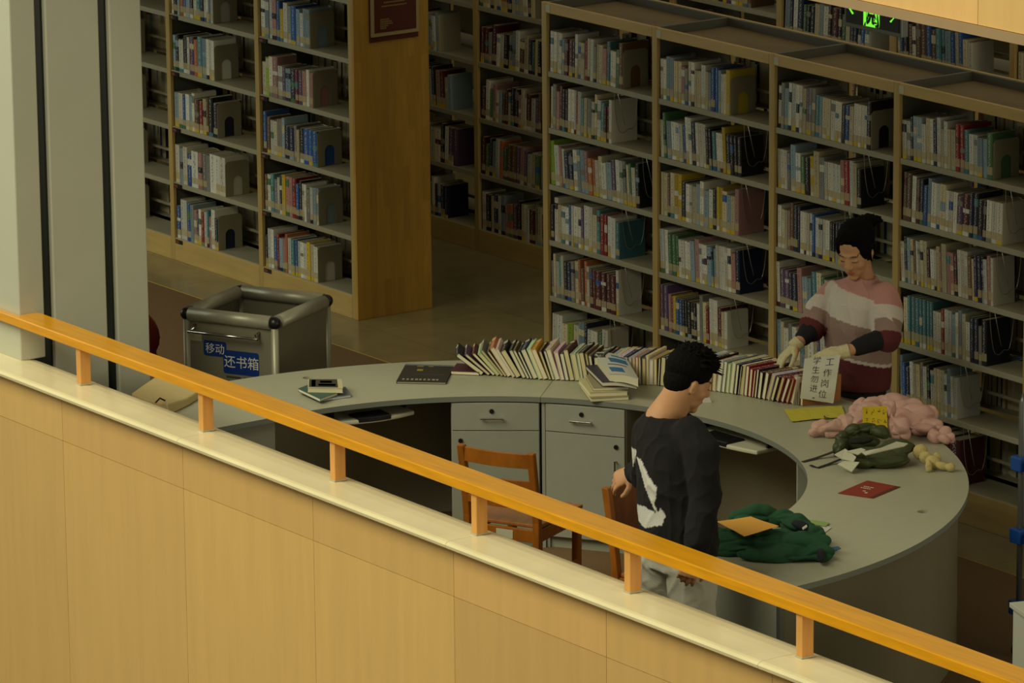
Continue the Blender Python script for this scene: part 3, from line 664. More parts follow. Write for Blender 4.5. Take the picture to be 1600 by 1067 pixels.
# ------------------------------------------------------------------ row of books standing fore edge down on the desk
def desk_book(P, rad, tan, t, h, d, lean, col, name, label, group, tilt=0.0):
    """P base point (photo-side end), rad = unit vector away from the viewer, tan = along the row, t thickness, h upright width, d length, lean along tan"""
    c, s = math.cos(lean), math.sin(lean); up = V((0,0,1))
    ex = tan*c - up*s; ez = tan*s + up*c
    if s < 0: base = P
    else: base = P
    lift = max(0, t*s) if s > 0 else 0
    def T(x, y, z): return base + ex*x + rad*y + ez*z + up*lift
    me = Bk(); e = min(.0022, t*.2); yo = 0
    def hexa(B, x0, x1, y0, y1, z0, z1, col, alpha_top=0):
        q = [[T(x0,y0,z0),T(x1,y0,z0),T(x1,y0,z1),T(x0,y0,z1)],[T(x1,y0,z0),T(x1,y1,z0),T(x1,y1,z1),T(x1,y0,z1)],[T(x1,y1,z0),T(x0,y1,z0),T(x0,y1,z1),T(x1,y1,z1)],[T(x0,y1,z0),T(x0,y0,z0),T(x0,y0,z1),T(x0,y1,z1)],[T(x0,y0,z1),T(x1,y0,z1),T(x1,y1,z1),T(x0,y1,z1)],[T(x0,y1,z0),T(x1,y1,z0),T(x1,y0,z0),T(x0,y0,z0)]]
        for i, f in enumerate(q):
            B.quad(f, col if not isinstance(col, list) else col[i], alpha_top if i == 4 else 0, [(-.5, 0), (.5, 0), (.5, y1-y0), (-.5, y1-y0)] if i == 4 else None)
    Bc = Bk(); hexa(Bc, 0, e, 0, d, 0, h, col); hexa(Bc, t-e, t, 0, d, 0, h, col)
    acc = PAL[rnd.choice('wcbnkrmteygp')][1]; lab = (206,192,160)
    tops = [(0, .12, acc if rnd.random() < .3 else col), (.12, .27, lab), (.27, 1, col)]
    for a, b, cc in tops: hexa(Bc, e, t-e, d*(1-b), d*(1-a), h-e, h, cc, 1 if cc == col else .4)
    o = Bc.build('book'); tag(o, label, 'book', group)
    Bp = Bk(); pc = rnd.choice([(226,220,184), (218,206,158), (204,188,134), (228,224,196)]); hexa(Bp, e*1.02, t-e*1.02, .003, d-.003, .002, h-e*1.02, pc)
    pg = Bp.build('pages', o); return o
CC = V((DX, DY, DH+.0006))
# (pixel x along the front edge of the row, lean in degrees, upright width, colours)
key = [(760,-50,.150),(790,-34,.155),(820,-27,.15),(850,-20,.150),(880,-14,.145),(905,-9,.14),(940,-5,.125),(985,-2,.13),(1040,3,.135),(1100,6,.14),(1135,7,.15),(1160,8,.142),(1185,10,.14),(1200,24,.132),(1225,26,.13),(1240,8,.14),(1260,0,.125)]
front = [(748,587),(775,588),(812,592),(845,594),(905,596),(960,599),(1020,602),(1070,607),(1120,612),(1160,618),(1200,626),(1240,632),(1268,636)]
fp = [V(G(x, y, DH)) for x, y in front]
seg = [0]
for a, b in zip(fp, fp[1:]): seg.append(seg[-1]+(b-a).length)
def along(s):
    for i in range(len(seg)-1):
        if s <= seg[i+1] or i == len(seg)-2:
            t = (s-seg[i])/(seg[i+1]-seg[i]); return fp[i].lerp(fp[i+1], t), front[i][0]+(front[i+1][0]-front[i][0])*t
def lerpk(px, j):
    for a, b in zip(key, key[1:]):
        if px <= b[0]: t = max(0, (px-a[0])/(b[0]-a[0])); return a[j]+(b[j]-a[j])*t
    return key[-1][j]
s = .012; i = 0; cols = "kumcehowkkhknwyhkcwkmwckhhkekmwpcwnwcoehwwykncwmewwchwwkhwwecwnkwrrrmkhwk"
rr = random.Random(21); lastL = -99
names_used = {}
while s < seg[-1]-.01 and i < 80:
    P0, px = along(s); L_ = R_(lerpk(px, 1)+rr.uniform(-2.0, 2.0)); h = lerpk(px, 2)*rr.uniform(.93, 1.08); t = rr.uniform(.011, .027)
    if px > 1200 and px < 1240: t = rr.uniform(.022, .03)
    red_ = 1204 < px < 1228
    radv = (V((P0.x, P0.y, 0))-V((DX, DY, 0))).normalized(); k = min(1, max(0, (px-1000)/250)); radv = (radv*(1-k*.55)+V((.30, .95, 0))*k*.55).normalized(); tan = V((radv.y, -radv.x, 0))
    ch = 'r' if red_ else cols[i % len(cols)]; nm, c = PAL[ch]
    where = 'near the dark magazine' if px < 830 else ('above the left drawer' if px < 900 else ('behind the book stack' if px < 1010 else ('hidden by the man\'s head' if px < 1125 else 'beside the gloved hand')))
    n_ = names_used.get(where, 0)+1; names_used[where] = n_
    desk_book(V((P0.x, P0.y, DH+.0006)), radv, tan, t, h, rr.uniform(.19, .215), L_, tuple(x*rr.uniform(.85, 1.1) for x in c), 'book', f"{nm} book, {ordinal(n_)} from left in the desk row section {where}", 'books standing fore edge down along the desk')
    s += t/math.cos(L_)+.0008; i += 1
ROWN = i
# ------------------------------------------------------------------ soft shapes
def ball(bm, c, ax, ay, az, seg=20, rings=12):
    M = Matrix((ax, ay, az)).transposed().to_4x4(); M.translation = c
    bmesh.ops.create_uvsphere(bm, u_segments=seg, v_segments=rings, radius=1, matrix=M)
def sph(bm, c, r): ball(bm, V(c), V((r,0,0)), V((0,r,0)), V((0,0,r)), 16, 10)
def limb(bm, pts, radii):
    pts = [V(p) for p in pts]
    for (a, ra), (b, rb) in zip(zip(pts, radii), zip(pts[1:], radii[1:])): tube(bm, [a, b], [ra, rb], 28)
    for p, r in zip(pts, radii): sph(bm, p, r)
def loft(bm, secs, seg=28):
    rings = [[bm.verts.new(c+a*math.cos(t)+b*math.sin(t)) for t in [2*PI*k/seg for k in range(seg)]] for c, a, b in secs]
    fs = []
    for A, B in zip(rings, rings[1:]):
        for k in range(seg): fs.append(bm.faces.new((A[k], A[(k+1) % seg], B[(k+1) % seg], B[k])))
    fs += [bm.faces.new(rings[0][::-1]), bm.faces.new(rings[-1])]; bmesh.ops.recalc_face_normals(bm, faces=fs)
def blob(name, bm, m, voxel, parent=None, smooth=3, disp=None, col=None, dec=0):
    me = bpy.data.meshes.new(name); bmesh.ops.triangulate(bm, faces=[f for f in bm.faces if len(f.verts) > 4]); bm.to_mesh(me); bm.free()
    o = bpy.data.objects.new(name, me); C.objects.link(o)
    r = o.modifiers.new('r', 'REMESH'); r.mode = 'VOXEL'; r.voxel_size = voxel
    if smooth: s_ = o.modifiers.new('s', 'SMOOTH'); s_.iterations = smooth; s_.factor = .5
    dg = bpy.context.evaluated_depsgraph_get(); me2 = bpy.data.meshes.new_from_object(o.evaluated_get(dg)); o.modifiers.clear(); o.data = me2
    me2.materials.clear(); me2.materials.append(MATS[m])
    if disp:
        nr = [v.normal.copy() for v in me2.vertices]
        for v, n_ in zip(me2.vertices, nr): v.co = v.co + n_*disp(v.co, n_)
    for p in me2.polygons: p.use_smooth = True
    if col: colour(o, col)
    if parent: o.parent = parent; o.matrix_parent_inverse = parent.matrix_world.inverted() if False else Matrix.Translation(-parent.location)
    return o
def nz(p, s): return noise.noise(V(p)*s)
class Head:
    def __init__(s, c, fwd, sc_=.9, roll=0):
        s.f = V(fwd).normalized(); s.r = s.f.cross(V((0,0,1))).normalized(); s.u = s.r.cross(s.f).normalized(); s.c = V(c); s.s = sc_
    def w(s, x, y, z): return s.c+(s.r*x+s.f*y+s.u*z)*s.s
    def l(s, p): d = (V(p)-s.c)/s.s; return V((d.dot(s.r), d.dot(s.f), d.dot(s.u)))
    def e(s, bm, x, y, z, rx, ry, rz): ball(bm, s.w(x, y, z), s.r*rx*s.s, s.f*ry*s.s, s.u*rz*s.s)
    def build(s, bm, neck, nr=.052):
        s.e(bm, 0, -.015, .035, .074, .095, .088); s.e(bm, 0, .028, -.02, .064, .066, .085); s.e(bm, 0, .035, -.07, .050, .052, .045)
        s.e(bm, 0, .062, -.105, .026, .024, .020); s.e(bm, -.036, .045, -.035, .026, .035, .03); s.e(bm, .036, .045, -.035, .026, .035, .03)
        limb(bm, [s.w(0, .090, .005), s.w(0, .104, -.030)], [.009*s.s, .013*s.s]); s.e(bm, .012, .094, -.035, .010, .012, .009); s.e(bm, -.012, .094, -.035, .010, .012, .009)
        s.e(bm, 0, .084, -.063, .022, .012, .006); s.e(bm, 0, .082, -.073, .019, .012, .007)
        s.e(bm, 0, .074, .022, .052, .018, .010)
        for q in (-1, 1):
            s.e(bm, q*.031, .074, -.003, .016, .013, .011); s.e(bm, q*.073, -.006, -.022, .008, .018, .030); s.e(bm, q*.080, -.014, -.012, .006, .012, .02)
        limb(bm, [s.w(0, -.022, -.045), neck], [nr, nr*1.08])
    def paint(s, p, skin):
        l = s.l(p)
        if l.length > .2: return skin
        if l.y > .05:
            for q in (-1, 1):
                if ((l.x-q*.033)/.020)**2+((l.z-.024-.05*(-abs(l.x-q*.033)))/.0032)**2 < 1: return (70,52,40)
                if ((l.x-q*.031)/.016)**2+((l.z+.008+9*(l.x-q*.031)**2*-1)/.0026)**2 < 1: return (52,38,32)
            if (l.x/.024)**2+((l.z+.068)/.010)**2 < 1: return (skin[0]*.90, skin[1]*.70, skin[2]*.70)
        return skin
def hand(bm, wrist, d, back, side, curl=.5, k=1.0, fr=.0085, spread=.10, thumb=1):
    """wrist point, d = direction of the fingers, back = back of the hand, side = towards the thumb"""
    d = V(d).normalized(); back = (V(back)-d*V(back).dot(d)).normalized(); side = d.cross(back)*(1 if d.cross(back).dot(V(side)) > 0 else -1)
    wrist = V(wrist)
    loft(bm, [(wrist-d*.01*k, side*.026*k, back*.019*k), (wrist+d*.025*k, side*.034*k, back*.018*k), (wrist+d*.065*k, side*.041*k, back*.016*k), (wrist+d*.092*k, side*.040*k, back*.012*k)], 18)
    for i, (ln, off) in enumerate(((.074, .030), (.082, .010), (.076, -.010), (.060, -.029))):
        p = wrist+d*(.086-.004*abs(i-1))*k+side*off*k; dd = (d+side*spread*(off/.03)).normalized(); pts = [p]; rr_ = [fr*1.1*k]
        for j, fl in enumerate((.45, .32, .23)):
            a = curl*(.8 if j == 0 else 1.0)*(1+.12*i); dd = (dd*math.cos(a)-back*math.sin(a)).normalized(); bk = None
            back_ = back
            p = p+dd*ln*fl*k; pts.append(p); rr_.append(fr*(1.0-.1*j)*k)
        limb(bm, pts, rr_)
    t0 = wrist+d*.022*k+side*.026*k; t1 = t0+(d*.55+side*.62-back*.35).normalized()*.04*k; t2 = t1+(d*.85+side*.25-back*.40).normalized()*.034*k; t3 = t2+(d*.95-back*.35).normalized()*.024*k
    limb(bm, [t0, t1, t2, t3], [.014*k, .0115*k, .0105*k, .009*k])
# ------------------------------------------------------------------ the man
MB_ = (5.285, -3.19)
man = empty('person', 'man in black sweatshirt with white back print and pale trousers, looking down at the desk', 'person', (MB_[0], MB_[1], 0))
m = lambda x, y, b=0: J(MB_, x, y, b)
X_, Y_, Z_ = V((1,0,0)), V((0,1,0)), V((0,0,1))
SK = (188,140,100)
hd = Head(m(1077, 594, .0), RT*.88-TW*.40-Z_*.46, .98)
neckb = m(1044, 650)
shR, shL = m(1082, 678, .15), m(1008, 672, -.15)
elR, wrR = m(1101, 775, .20), m(1083, 868, .235)
elL, wrL = m(1008, 745, -.24), m(990, 736, -.40)
bm = NB(); hd.build(bm, neckb, .064); limb(bm, [m(1052, 625), m(1036, 655)], [.060, .075])
loft(bm, [(m(1060, 872), X_*.15, Y_*.10), (m(1057, 800), X_*.14, Y_*.095), (m(1053, 720), X_*.16, Y_*.10), (m(1047, 676), X_*.13, Y_*.075), (m(1044, 650), X_*.07, Y_*.06)])
limb(bm, [shR-X_*.02-Z_*.02, elR, wrR], [.038, .038, .027]); limb(bm, [shL+X_*.02-Z_*.02, elL, wrL], [.038, .038, .027])
fwd = Y_
hips = m(1060, 872)
for q in (-1, 1):
    h_ = hips+X_*.085*q; kn = V((h_.x+.01*q, h_.y+.02, .47)); an = V((h_.x+.015*q, h_.y, .09))
    limb(bm, [h_, kn, an], [.085, .058, .04]); limb(bm, [V((an.x, an.y-.02, .045)), V((an.x, an.y+.15, .03))], [.042, .03])
hand(bm, wrR, m(1072, 906, .24)-wrR, TW, -RT*.2+Y_, .62, 1.0)
hand(bm, wrL, m(972, 745, -.42)-wrL, Z_+TW, TW, .5, 1.0)
blob('body', bm, 'skin', .0045, man, 3, None, lambda p: hd.paint(p, SK))
# hair
bm = NB(); hd.e(bm, 0, -.022, .050, .084, .106, .090); hd.e(bm, 0, -.048, -.005, .072, .064, .078); hd.e(bm, 0, .035, .10, .066, .066, .034)
rr = random.Random(5)
for i in range(620):
    a = rr.uniform(0, 2*PI); e_ = rr.uniform(.15, 1.5) if math.sin(a) > 0 else rr.uniform(.7, 1.5); q = V((math.cos(a)*math.cos(e_)*.080, -.02+math.sin(a)*math.cos(e_)*.10, .055+math.sin(e_)*.082))
    nrm = V((q.x, q.y+.02, q.z-.055)).normalized(); tip = q+nrm*rr.uniform(.010, .022 if q.y < .03 else .034)+V((rr.uniform(-.016, .016), rr.uniform(.0, .036), rr.uniform(-.01, .01))); 
    tube(bm, [hd.w(*(q-nrm*.01)), hd.w(*(q+nrm*.008)), hd.w(*tip)], [.007, .005, .0015], 6)
blob('hair', bm, 'hair', .0026, man, 1)
# sweatshirt
bm = NB()
loft(bm, [(m(1062, 862, 0), X_*.178, Y_*.140), (m(1061, 845), X_*.185, Y_*.150), (m(1057, 790), X_*.180, Y_*.145), (m(1053, 735), X_*.185, Y_*.142), (m(1049, 690), X_*.186, Y_*.130), (m(1047, 664), X_*.155, Y_*.115), (m(1043, 648), X_*.100, Y_*.088)])
limb(bm, [shR+V((-.03,0,-.005)), m(1095, 705, .18), elR, m(1092, 840, .235), m(1087, 864, .235)], [.070, .072, .066, .056, .042]); limb(bm, [shL+V((.03,0,0)), elL, wrL+(elL-wrL)*.15], [.07, .062, .042])
limb(bm, [m(1018, 646, -.02), m(1014, 658, .0), m(1030, 668, .05)], [.018, .026, .024])
def man_print(p):
    x = (p-V((MB_[0], MB_[1], 0))); a = x.dot(RT); z = p.z; b = x.dot(TW)
    # white graphic on the back: a blade, a slanting stroke, and a patch over the hem
    ax = 1053+a*384; 
    if b < -.17: return (14,13,13)
    py = 860.0-(z-.87)*372+b*92
    def inpoly(P):
        c = False; n = len(P)
        for i in range(n):
            x1, y1 = P[i]; x2, y2 = P[i-1]
            if (y1 > py) != (y2 > py) and ax2 < (x2-x1)*(py-y1)/(y2-y1)+x1: c = not c
        return c
    ax2 = 1067+a*384
    A = [(990,694),(1004,702),(1002,720),(996,742),(992,730)]
    B = [(1004,712),(1010,716),(1022,742),(1034,760),(1033,775),(1030,786),(1036,797),(1034,800),(1024,780),(1016,758)]
    D = [(1000,786),(1016,790),(1034,800),(1040,792),(1048,802),(1042,818),(1030,820),(1016,824),(1006,812)]
    if inpoly(A) or inpoly(B) or inpoly(D): return (196,196,190)
    return (14,13,13)
def fold(p, n_, k=1.0):
    r1 = 1-abs(nz((p.x+p.z*.8, p.y-p.z*.5, p.z*.3), 7)); r2_ = 1-abs(nz((p.x-p.z*.6, p.y+p.z*.6, 3), 12))
    return k*(.010*nz((p.x*1.0, p.y, p.z*.6), 8)+.016*(r1**5)+.010*(r2_**5))-.007*k
blob('sweatshirt', bm, 'cloth', .006, man, 4, lambda p, n_: fold(p, n_, .5), man_print)
bm = NB()
for q in (-1, 1):
    h_ = hips+X_*.088*q; kn = V((h_.x+.01*q, h_.y+.02, .47)); an = V((h_.x+.015*q, h_.y, .07))
    limb(bm, [h_, kn, an], [.102, .080, .072])
loft(bm, [(V((hips.x, hips.y, .80)), X_*.165, Y_*.115), (V((hips.x, hips.y, .98)), X_*.15, Y_*.11)])
blob('trousers', bm, 'cloth', .009, man, 4, lambda p, n_: fold(p, n_, .8), flat((186,184,168)))
for q in (-1, 1):
    bm = NB(); an = V((hips.x+.1*q, hips.y, 0)); limb(bm, [V((an.x, an.y-.04, .05)), V((an.x, an.y+.08, .045)), V((an.x, an.y+.17, .035))], [.05, .045, .035]); o = blob('shoe', bm, 'cloth', .006, man, 2, None, flat((60,58,56)))
# ------------------------------------------------------------------ the woman
WB = (3.235, -.557)
wo = empty('person', 'woman with hair bun in pink white and maroon striped sweater and white cotton gloves', 'person', (WB[0], WB[1], 0))
f_ = lambda x, y, b=0: J(WB, x, y, b)
SKW = (192,144,106)
hw = Head(f_(1336, 391, .04), TW*.88-RT*.47-Z_*.44, 1.0)
bm = NB(); nb = f_(1350, 444, -.02); hw.build(bm, nb, .050)
sR, eR, wR, tR = f_(1294, 458, -.13), f_(1270, 512, -.01), f_(1246, 537, .09), f_(1214, 567, .13)
sL, eL, wL_, tL = f_(1386, 466, .12), f_(1384, 527, .22), f_(1322, 549, .33), f_(1268, 562, .34)
loft(bm, [(f_(1342, 640), X_*.15, Y_*.10), (f_(1342, 560), X_*.13, Y_*.09), (f_(1343, 500), X_*.15, Y_*.10), (f_(1345, 462), X_*.155, Y_*.08), (f_(1347, 440), X_*.06, Y_*.055)])
limb(bm, [sR, eR, wR], [.044, .036, .026]); limb(bm, [sL, eL, wL_], [.044, .036, .026])
hpw = f_(1342, 640)
for q in (-1, 1):
    h_ = hpw+X_*.08*q; limb(bm, [h_, V((h_.x, h_.y-.02, .44)), V((h_.x, h_.y, .08))], [.08, .055, .036]); limb(bm, [V((h_.x, h_.y+.02, .04)), V((h_.x, h_.y-.13, .028))], [.038, .026])
hand(bm, wR, tR-wR, Z_-RT*.3, TW, .30, .9, .0072)
hand(bm, wL_, tL-wL_, Z_*.8+TW*.5, -Z_*.2-TW, .30, .9, .0072)
blob('body', bm, 'skin', .0045, wo, 3, None, lambda p: hw.paint(p, SKW))
bm = NB()
hw.e(bm, 0, -.032, .052, .088, .104, .090); hw.e(bm, 0, -.045, -.015, .084, .070, .075); hw.e(bm, .060, .0, .030, .026, .055, .065); hw.e(bm, -.060, .0, .030, .026, .055, .065)
hw.e(bm, 0, .030, .105, .058, .050, .030)
bp_ = f_(1358, 344, -.06); ball(bm, bp_, RT*.05, TW*.036, Z_*.028); ball(bm, bp_+RT*.03+Z_*.002, RT*.03, TW*.028, Z_*.022); limb(bm, [hw.w(0, -.06, .09), bp_], [.045, .032])
limb(bm, [hw.w(.076, .012, .01), hw.w(.079, .005, -.05)], [.012, .004]); limb(bm, [hw.w(-.076, .012, .01), hw.w(-.079, .005, -.05)], [.012, .004])
rr = random.Random(6)
for i in range(34):
    a = rr.uniform(0, 2*PI); p0 = bp_+RT*.05*math.cos(a)+Z_*.025*math.sin(a); limb(bm, [bp_.lerp(p0, .6), p0+(p0-bp_)*.35], [.006, .0025])
blob('hair', bm, 'hair', .0035, wo, 2)
# earring and sweater
PK, WT, MV, MR = (190,138,132), (206,196,186), (152,126,116), (94,40,42)
def arm_t(p, chain):
    best = (9, 0); acc = 0
    for a, b in zip(chain, chain[1:]):
        d = b-a; t = max(0, min(1, (p-a).dot(d)/d.length_squared)); q = (p-(a+d*t)).length
        if q < best[0]: best = (q, acc+t*d.length)
        acc += d.length
    return best
def stripes(p):
    x = (p-V((WB[0], WB[1], 0))); a = x.dot(RT)
    for ch, r_, isL in (((sR, eR), .072, 0), ((sL, eL), .078, 1)):
        q, t = arm_t(p, ch)
        if q < r_ and ((a < -.085) if not isL else (a > .075)):
            L_ = (ch[1]-ch[0]).length
            return PK if t < L_*.26 else (WT if t < L_*.62 else (MV if t < L_*.93 else MR))
    z = p.z+.2*a
    if z > 1.205: return PK
    if z > 1.065: return WT
    if z > .90: return MV
    if z > .885: return WT
    return MR
bm = NB()
loft(bm, [(f_(1342, 604), X_*.168, Y_*.125), (f_(1342, 592), X_*.178, Y_*.138), (f_(1341, 550), X_*.178, Y_*.142), (f_(1341, 505), X_*.182, Y_*.142), (f_(1343, 470), X_*.182, Y_*.128), (f_(1346, 447), X_*.140, Y_*.10), (f_(1348, 434), X_*.07, Y_*.066)])
limb(bm, [sR+V((.03,0,0)), sR.lerp(eR, .5), eR], [.066, .072, .062]); limb(bm, [sL-V((.03,0,0)), sL.lerp(eL, .5), eL], [.070, .076, .066])
rbs = (f_(1347, 433), RT*.062+Z_*.0, TW*.052)
tube(bm, [f_(1348, 436)+ (X_*math.cos(t)*.066+Y_*math.sin(t)*.060) + Z_*(.006+.0*math.sin(t)) for t in [2*PI*k/24 for k in range(24)]], .010, 8, closed=True)
def knitf(p, n_): return .008*nz((p.x, p.y, p.z*.7), 9)+.012*(1-abs(nz((p.x+p.z*.5, p.y, p.z*.4), 8)))**5-.003
blob('sweater', bm, 'knit', .006, wo, 3, knitf, stripes)
for nm_, (a, b) in (('r', (eR, wR)), ('l', (eL, wL_))):
    bm = NB(); limb(bm, [a.lerp(b, -.02), a.lerp(b, .35), a.lerp(b, .72 if nm_ == 'l' else .60)], [.050, .047, .040]); blob('undersleeve', bm, 'cloth', .005, wo, 2, lambda p, n_: .003*nz(p, 30), flat((24,22,26)))
bm = NB()
for q in (-1, 1):
    h_ = hpw+X_*.082*q; limb(bm, [h_, V((h_.x, h_.y-.02, .44)), V((h_.x, h_.y, .06))], [.092, .066, .052])
loft(bm, [(V((hpw.x, hpw.y, .70)), X_*.155, Y_*.11), (V((hpw.x, hpw.y, .88)), X_*.14, Y_*.10)])
blob('trousers', bm, 'cloth', .009, wo, 3, None, flat((26,23,24)))
for q in (-1, 1):
    bm = NB(); h_ = hpw+X_*.08*q; limb(bm, [V((h_.x, h_.y+.03, .045)), V((h_.x, h_.y-.06, .04)), V((h_.x, h_.y-.15, .032))], [.045, .04, .032]); blob('shoe', bm, 'cloth', .006, wo, 2, None, flat((70,68,66)))
GL = (204,194,152)
for w_, t_, bk, sd in ((wR, tR, Z_-RT*.3, TW), (wL_, tL, Z_*.8+TW*.5, -Z_*.2-TW)):
    bm = NB(); d = (t_-w_).normalized(); hand(bm, w_+d*.012, d, bk, sd, .30, .96, .0105, .10); tube(bm, [w_-d*.012, w_+d*.004, w_+d*.03], [.032, .034, .033], 18)
    tube(bm, [w_-d*.014, w_-d*.006], [.035, .035], 18)
    blob('glove', bm, 'knit', .003, wo, 2, lambda p, n_: .0016*nz(p, 60), flat(GL))
# ------------------------------------------------------------------ sheets of paper
def sheet(name, label, P, rgb, th=.0012, n=8, wav=.003, ws=14, m='paper', cat='paper', group=None):
    """four world corners (in order) -> a thin, slightly wavy sheet; returns object and a mapper u,v -> point above it"""
    P = [V(p) for p in P]; c0 = P[0]
    nrm = (P[1]-P[0]).cross(P[3]-P[0]).normalized()
    if nrm.dot(CAM-c0) < 0: nrm = -nrm
    def at(u, v, off=0):
        p = P[0]*(1-u)*(1-v)+P[1]*u*(1-v)+P[2]*u*v+P[3]*(1-u)*v
        return p+nrm*(off+wav*(1+noise.noise(p*ws)))
    bm = NB(); T = [[bm.verts.new(at(i/n, j/n, th)-c0) for i in range(n+1)] for j in range(n+1)]; Bt = [[bm.verts.new(at(i/n, j/n)-c0) for i in range(n+1)] for j in range(n+1)]
    for j in range(n):
        for i in range(n):
            bm.faces.new((T[j][i], T[j][i+1], T[j+1][i+1], T[j+1][i])); bm.faces.new((Bt[j][i], Bt[j+1][i], Bt[j+1][i+1], Bt[j][i+1]))
    for i in range(n):
        bm.faces.new((T[0][i], Bt[0][i], Bt[0][i+1], T[0][i+1])); bm.faces.new((T[n][i], T[n][i+1], Bt[n][i+1], Bt[n][i]))
        bm.faces.new((T[i][0], T[i+1][0], Bt[i+1][0], Bt[i][0])); bm.faces.new((T[i][n], Bt[i][n], Bt[i+1][n], T[i+1][n]))
    bmesh.ops.recalc_face_normals(bm, faces=bm.faces)
    o = mesh_obj(name, bm, m, smooth=False); o.location = c0; tag(o, label, cat, group)
    if MATS[m].node_tree.nodes.get('Attribute') or m == 'paper': colour(o, flat(rgb))
    return o, (lambda u, v, off=.0: at(u, v, th+off)-c0)
def marks(parent, at, rects, m, name='lettering', off=.0004):
    bm = NB()
    for u0, v0, u1, v1 in rects:
        q = [bm.verts.new(at(u, v, off)) for u, v in ((u0, v0), (u1, v0), (u1, v1), (u0, v1))]; bm.faces.new(q)
    return mesh_obj(name, bm, m, parent)
def glyphs(parent, at, s, m, u, v, du, dv, bold=.02):
    """one character fitted into the cell u..u+du, v..v+dv of a sheet (v grows downwards)"""
    cu = bpy.data.curves.new('t', 'FONT'); cu.body = s; cu.size = 1; cu.offset = bold; cu.resolution_u = 3
    t = bpy.data.objects.new('t', cu); C.objects.link(t); dg = bpy.context.evaluated_depsgraph_get(); me = bpy.data.meshes.new_from_object(t.evaluated_get(dg)); bpy.data.objects.remove(t)
    for w_ in me.vertices: w_.co = at(u+w_.co.x*du, v+dv*(1-w_.co.y)-dv*.12, .0012)
    me.materials.clear(); me.materials.append(MATS[m]); o = bpy.data.objects.new('lettering', me); C.objects.link(o); o.parent = parent; return o
bpp = .385
pc = [f_(1257, 560, .372), f_(1313, 554, .372), f_(1302, 630, .372), f_(1250, 622, .372)]
o, at = sheet('notice_sheet', 'white paper with black brush handwriting held upright by the woman over the desk', pc, (206,204,192), n=14, wav=.004, ws=18)
for i, ch in enumerate('工作岗位'): glyphs(o, at, ch, 'ink', .60-.03*i, .03+.235*i, .26, .19, -.008)
for i, ch in enumerate('学生勿进'): glyphs(o, at, ch, 'ink', .24-.0*i, -.02+.215*i, .24, .19, -.008)
glyphs(o, at, '.', 'ink', .36, .84, .3, .12, .05)
o, at = sheet('yellow_sheet', 'yellow creased paper lying flat on the desk left of the pink jacket', [G(1225, 641, DH+.002), G(1262, 638, DH+.002), G(1272, 656, DH+.002), G(1237, 660, DH+.002)], (196,184,60), wav=.003, ws=30, group='yellow papers')
o, at = sheet('yellow_sheet', 'second yellow paper, half tucked under the pink jacket sleeve', [G(1262, 638, DH+.004), G(1315, 635, DH+.004), G(1322, 652, DH+.004), G(1270, 656, DH+.004)], (198,186,64), wav=.003, ws=30, group='yellow papers')
marks(o, at, [(.35, .8, .5, .98)], 'ink')
o, at = sheet('red_card', 'flat red card with small white lettering on the right side of the desk', [G(1355, 751, DH+.0008), G(1407, 761, DH+.0008), G(1364, 779, DH+.0008), G(1309, 771, DH+.0008)], (136,48,30), wav=.0006)
rr = random.Random(9)
marks(o, at, [(.22+.06*i+rr.uniform(-.01,.01), .35+.1*j, .26+.06*i, .39+.1*j) for j in range(2) for i in range(5)]+[(.42, .62, .5, .66), (.55, .70, .62, .76)], 'sign_white')
marks(o, at, [(.88, .02, 1.0, .98)], 'plaque_red', 'edge_band')
# ------------------------------------------------------------------ soft clutter on the desk
def crease(amp, s_, ax=1.0, wd=.30, az=1.0):
    def f(p, n_):
        q = V((p.dot(RT)*ax, p.dot(TW), p.z*az))*s_; q = q+V((nz(q, .7), nz(q+V((5,5,5)), .7), nz(q+V((9,1,4)), .7)))*.45
        d, _p = noise.voronoi(q); e = min((d[1]-d[0])/wd, 1.0)
        return amp*(e**.6)-amp*.6+amp*.35*nz(p, 22)
    return f
def drape(amp, s_, ax=.35):
    def f(p, n_):
        q = V((p.dot(RT)*ax, p.dot(TW), p.z*1.2)); return amp*(1-abs(nz(q, s_)))**4+amp*.5*(1-abs(nz(q+V((4,2,1)), s_*1.9)))**4-amp*.6+amp*.25*nz(p, 30)
    return f
def heap(name, label, cat, base, els, m, voxel, rgb, disp=None, sm=3, col=None, group=None):
    e = empty(name, label, cat, (base.x, base.y, DH), 0, group) if False else None
    bm = NB()
    for x, y, z, ra, rb, rc, *rot in els:
        c = G(x, y, z); a = rot[0] if rot else 0; A = RT*math.cos(a)+TW*math.sin(a); B = TW*math.cos(a)-RT*math.sin(a)
        ti = rot[1] if len(rot) > 1 else 0; A2 = A*math.cos(ti)+Z_*math.sin(ti); C2 = Z_*math.cos(ti)-A*math.sin(ti)
        ball(bm, c, A2*ra, B*rb, C2*rc)
    for v in bm.verts: v.co.z = max(v.co.z, DH+.001)
    o = blob(name, bm, m, voxel, None, sm, disp, col or flat(rgb))
    s2 = o.modifiers.new('s', 'SMOOTH'); s2.iterations = 2; s2.factor = .5; me = bpy.data.meshes.new_from_object(o.evaluated_get(bpy.context.evaluated_depsgraph_get())); o.modifiers.clear(); o.data = me
    for v in o.data.vertices: v.co.z = max(v.co.z, DH+.001)
    o.data.transform(Matrix.Translation(-base)); o.location = base; tag(o, label, cat, group); return o
def puff(p, n_):
    q = V((p.dot(RT), p.dot(TW), p.z)); return .020*abs(nz(q, 8))**.7-.008-.014*(1-abs(nz(q+V((1,5,2)), 7)))**9+.004*nz(p, 45)
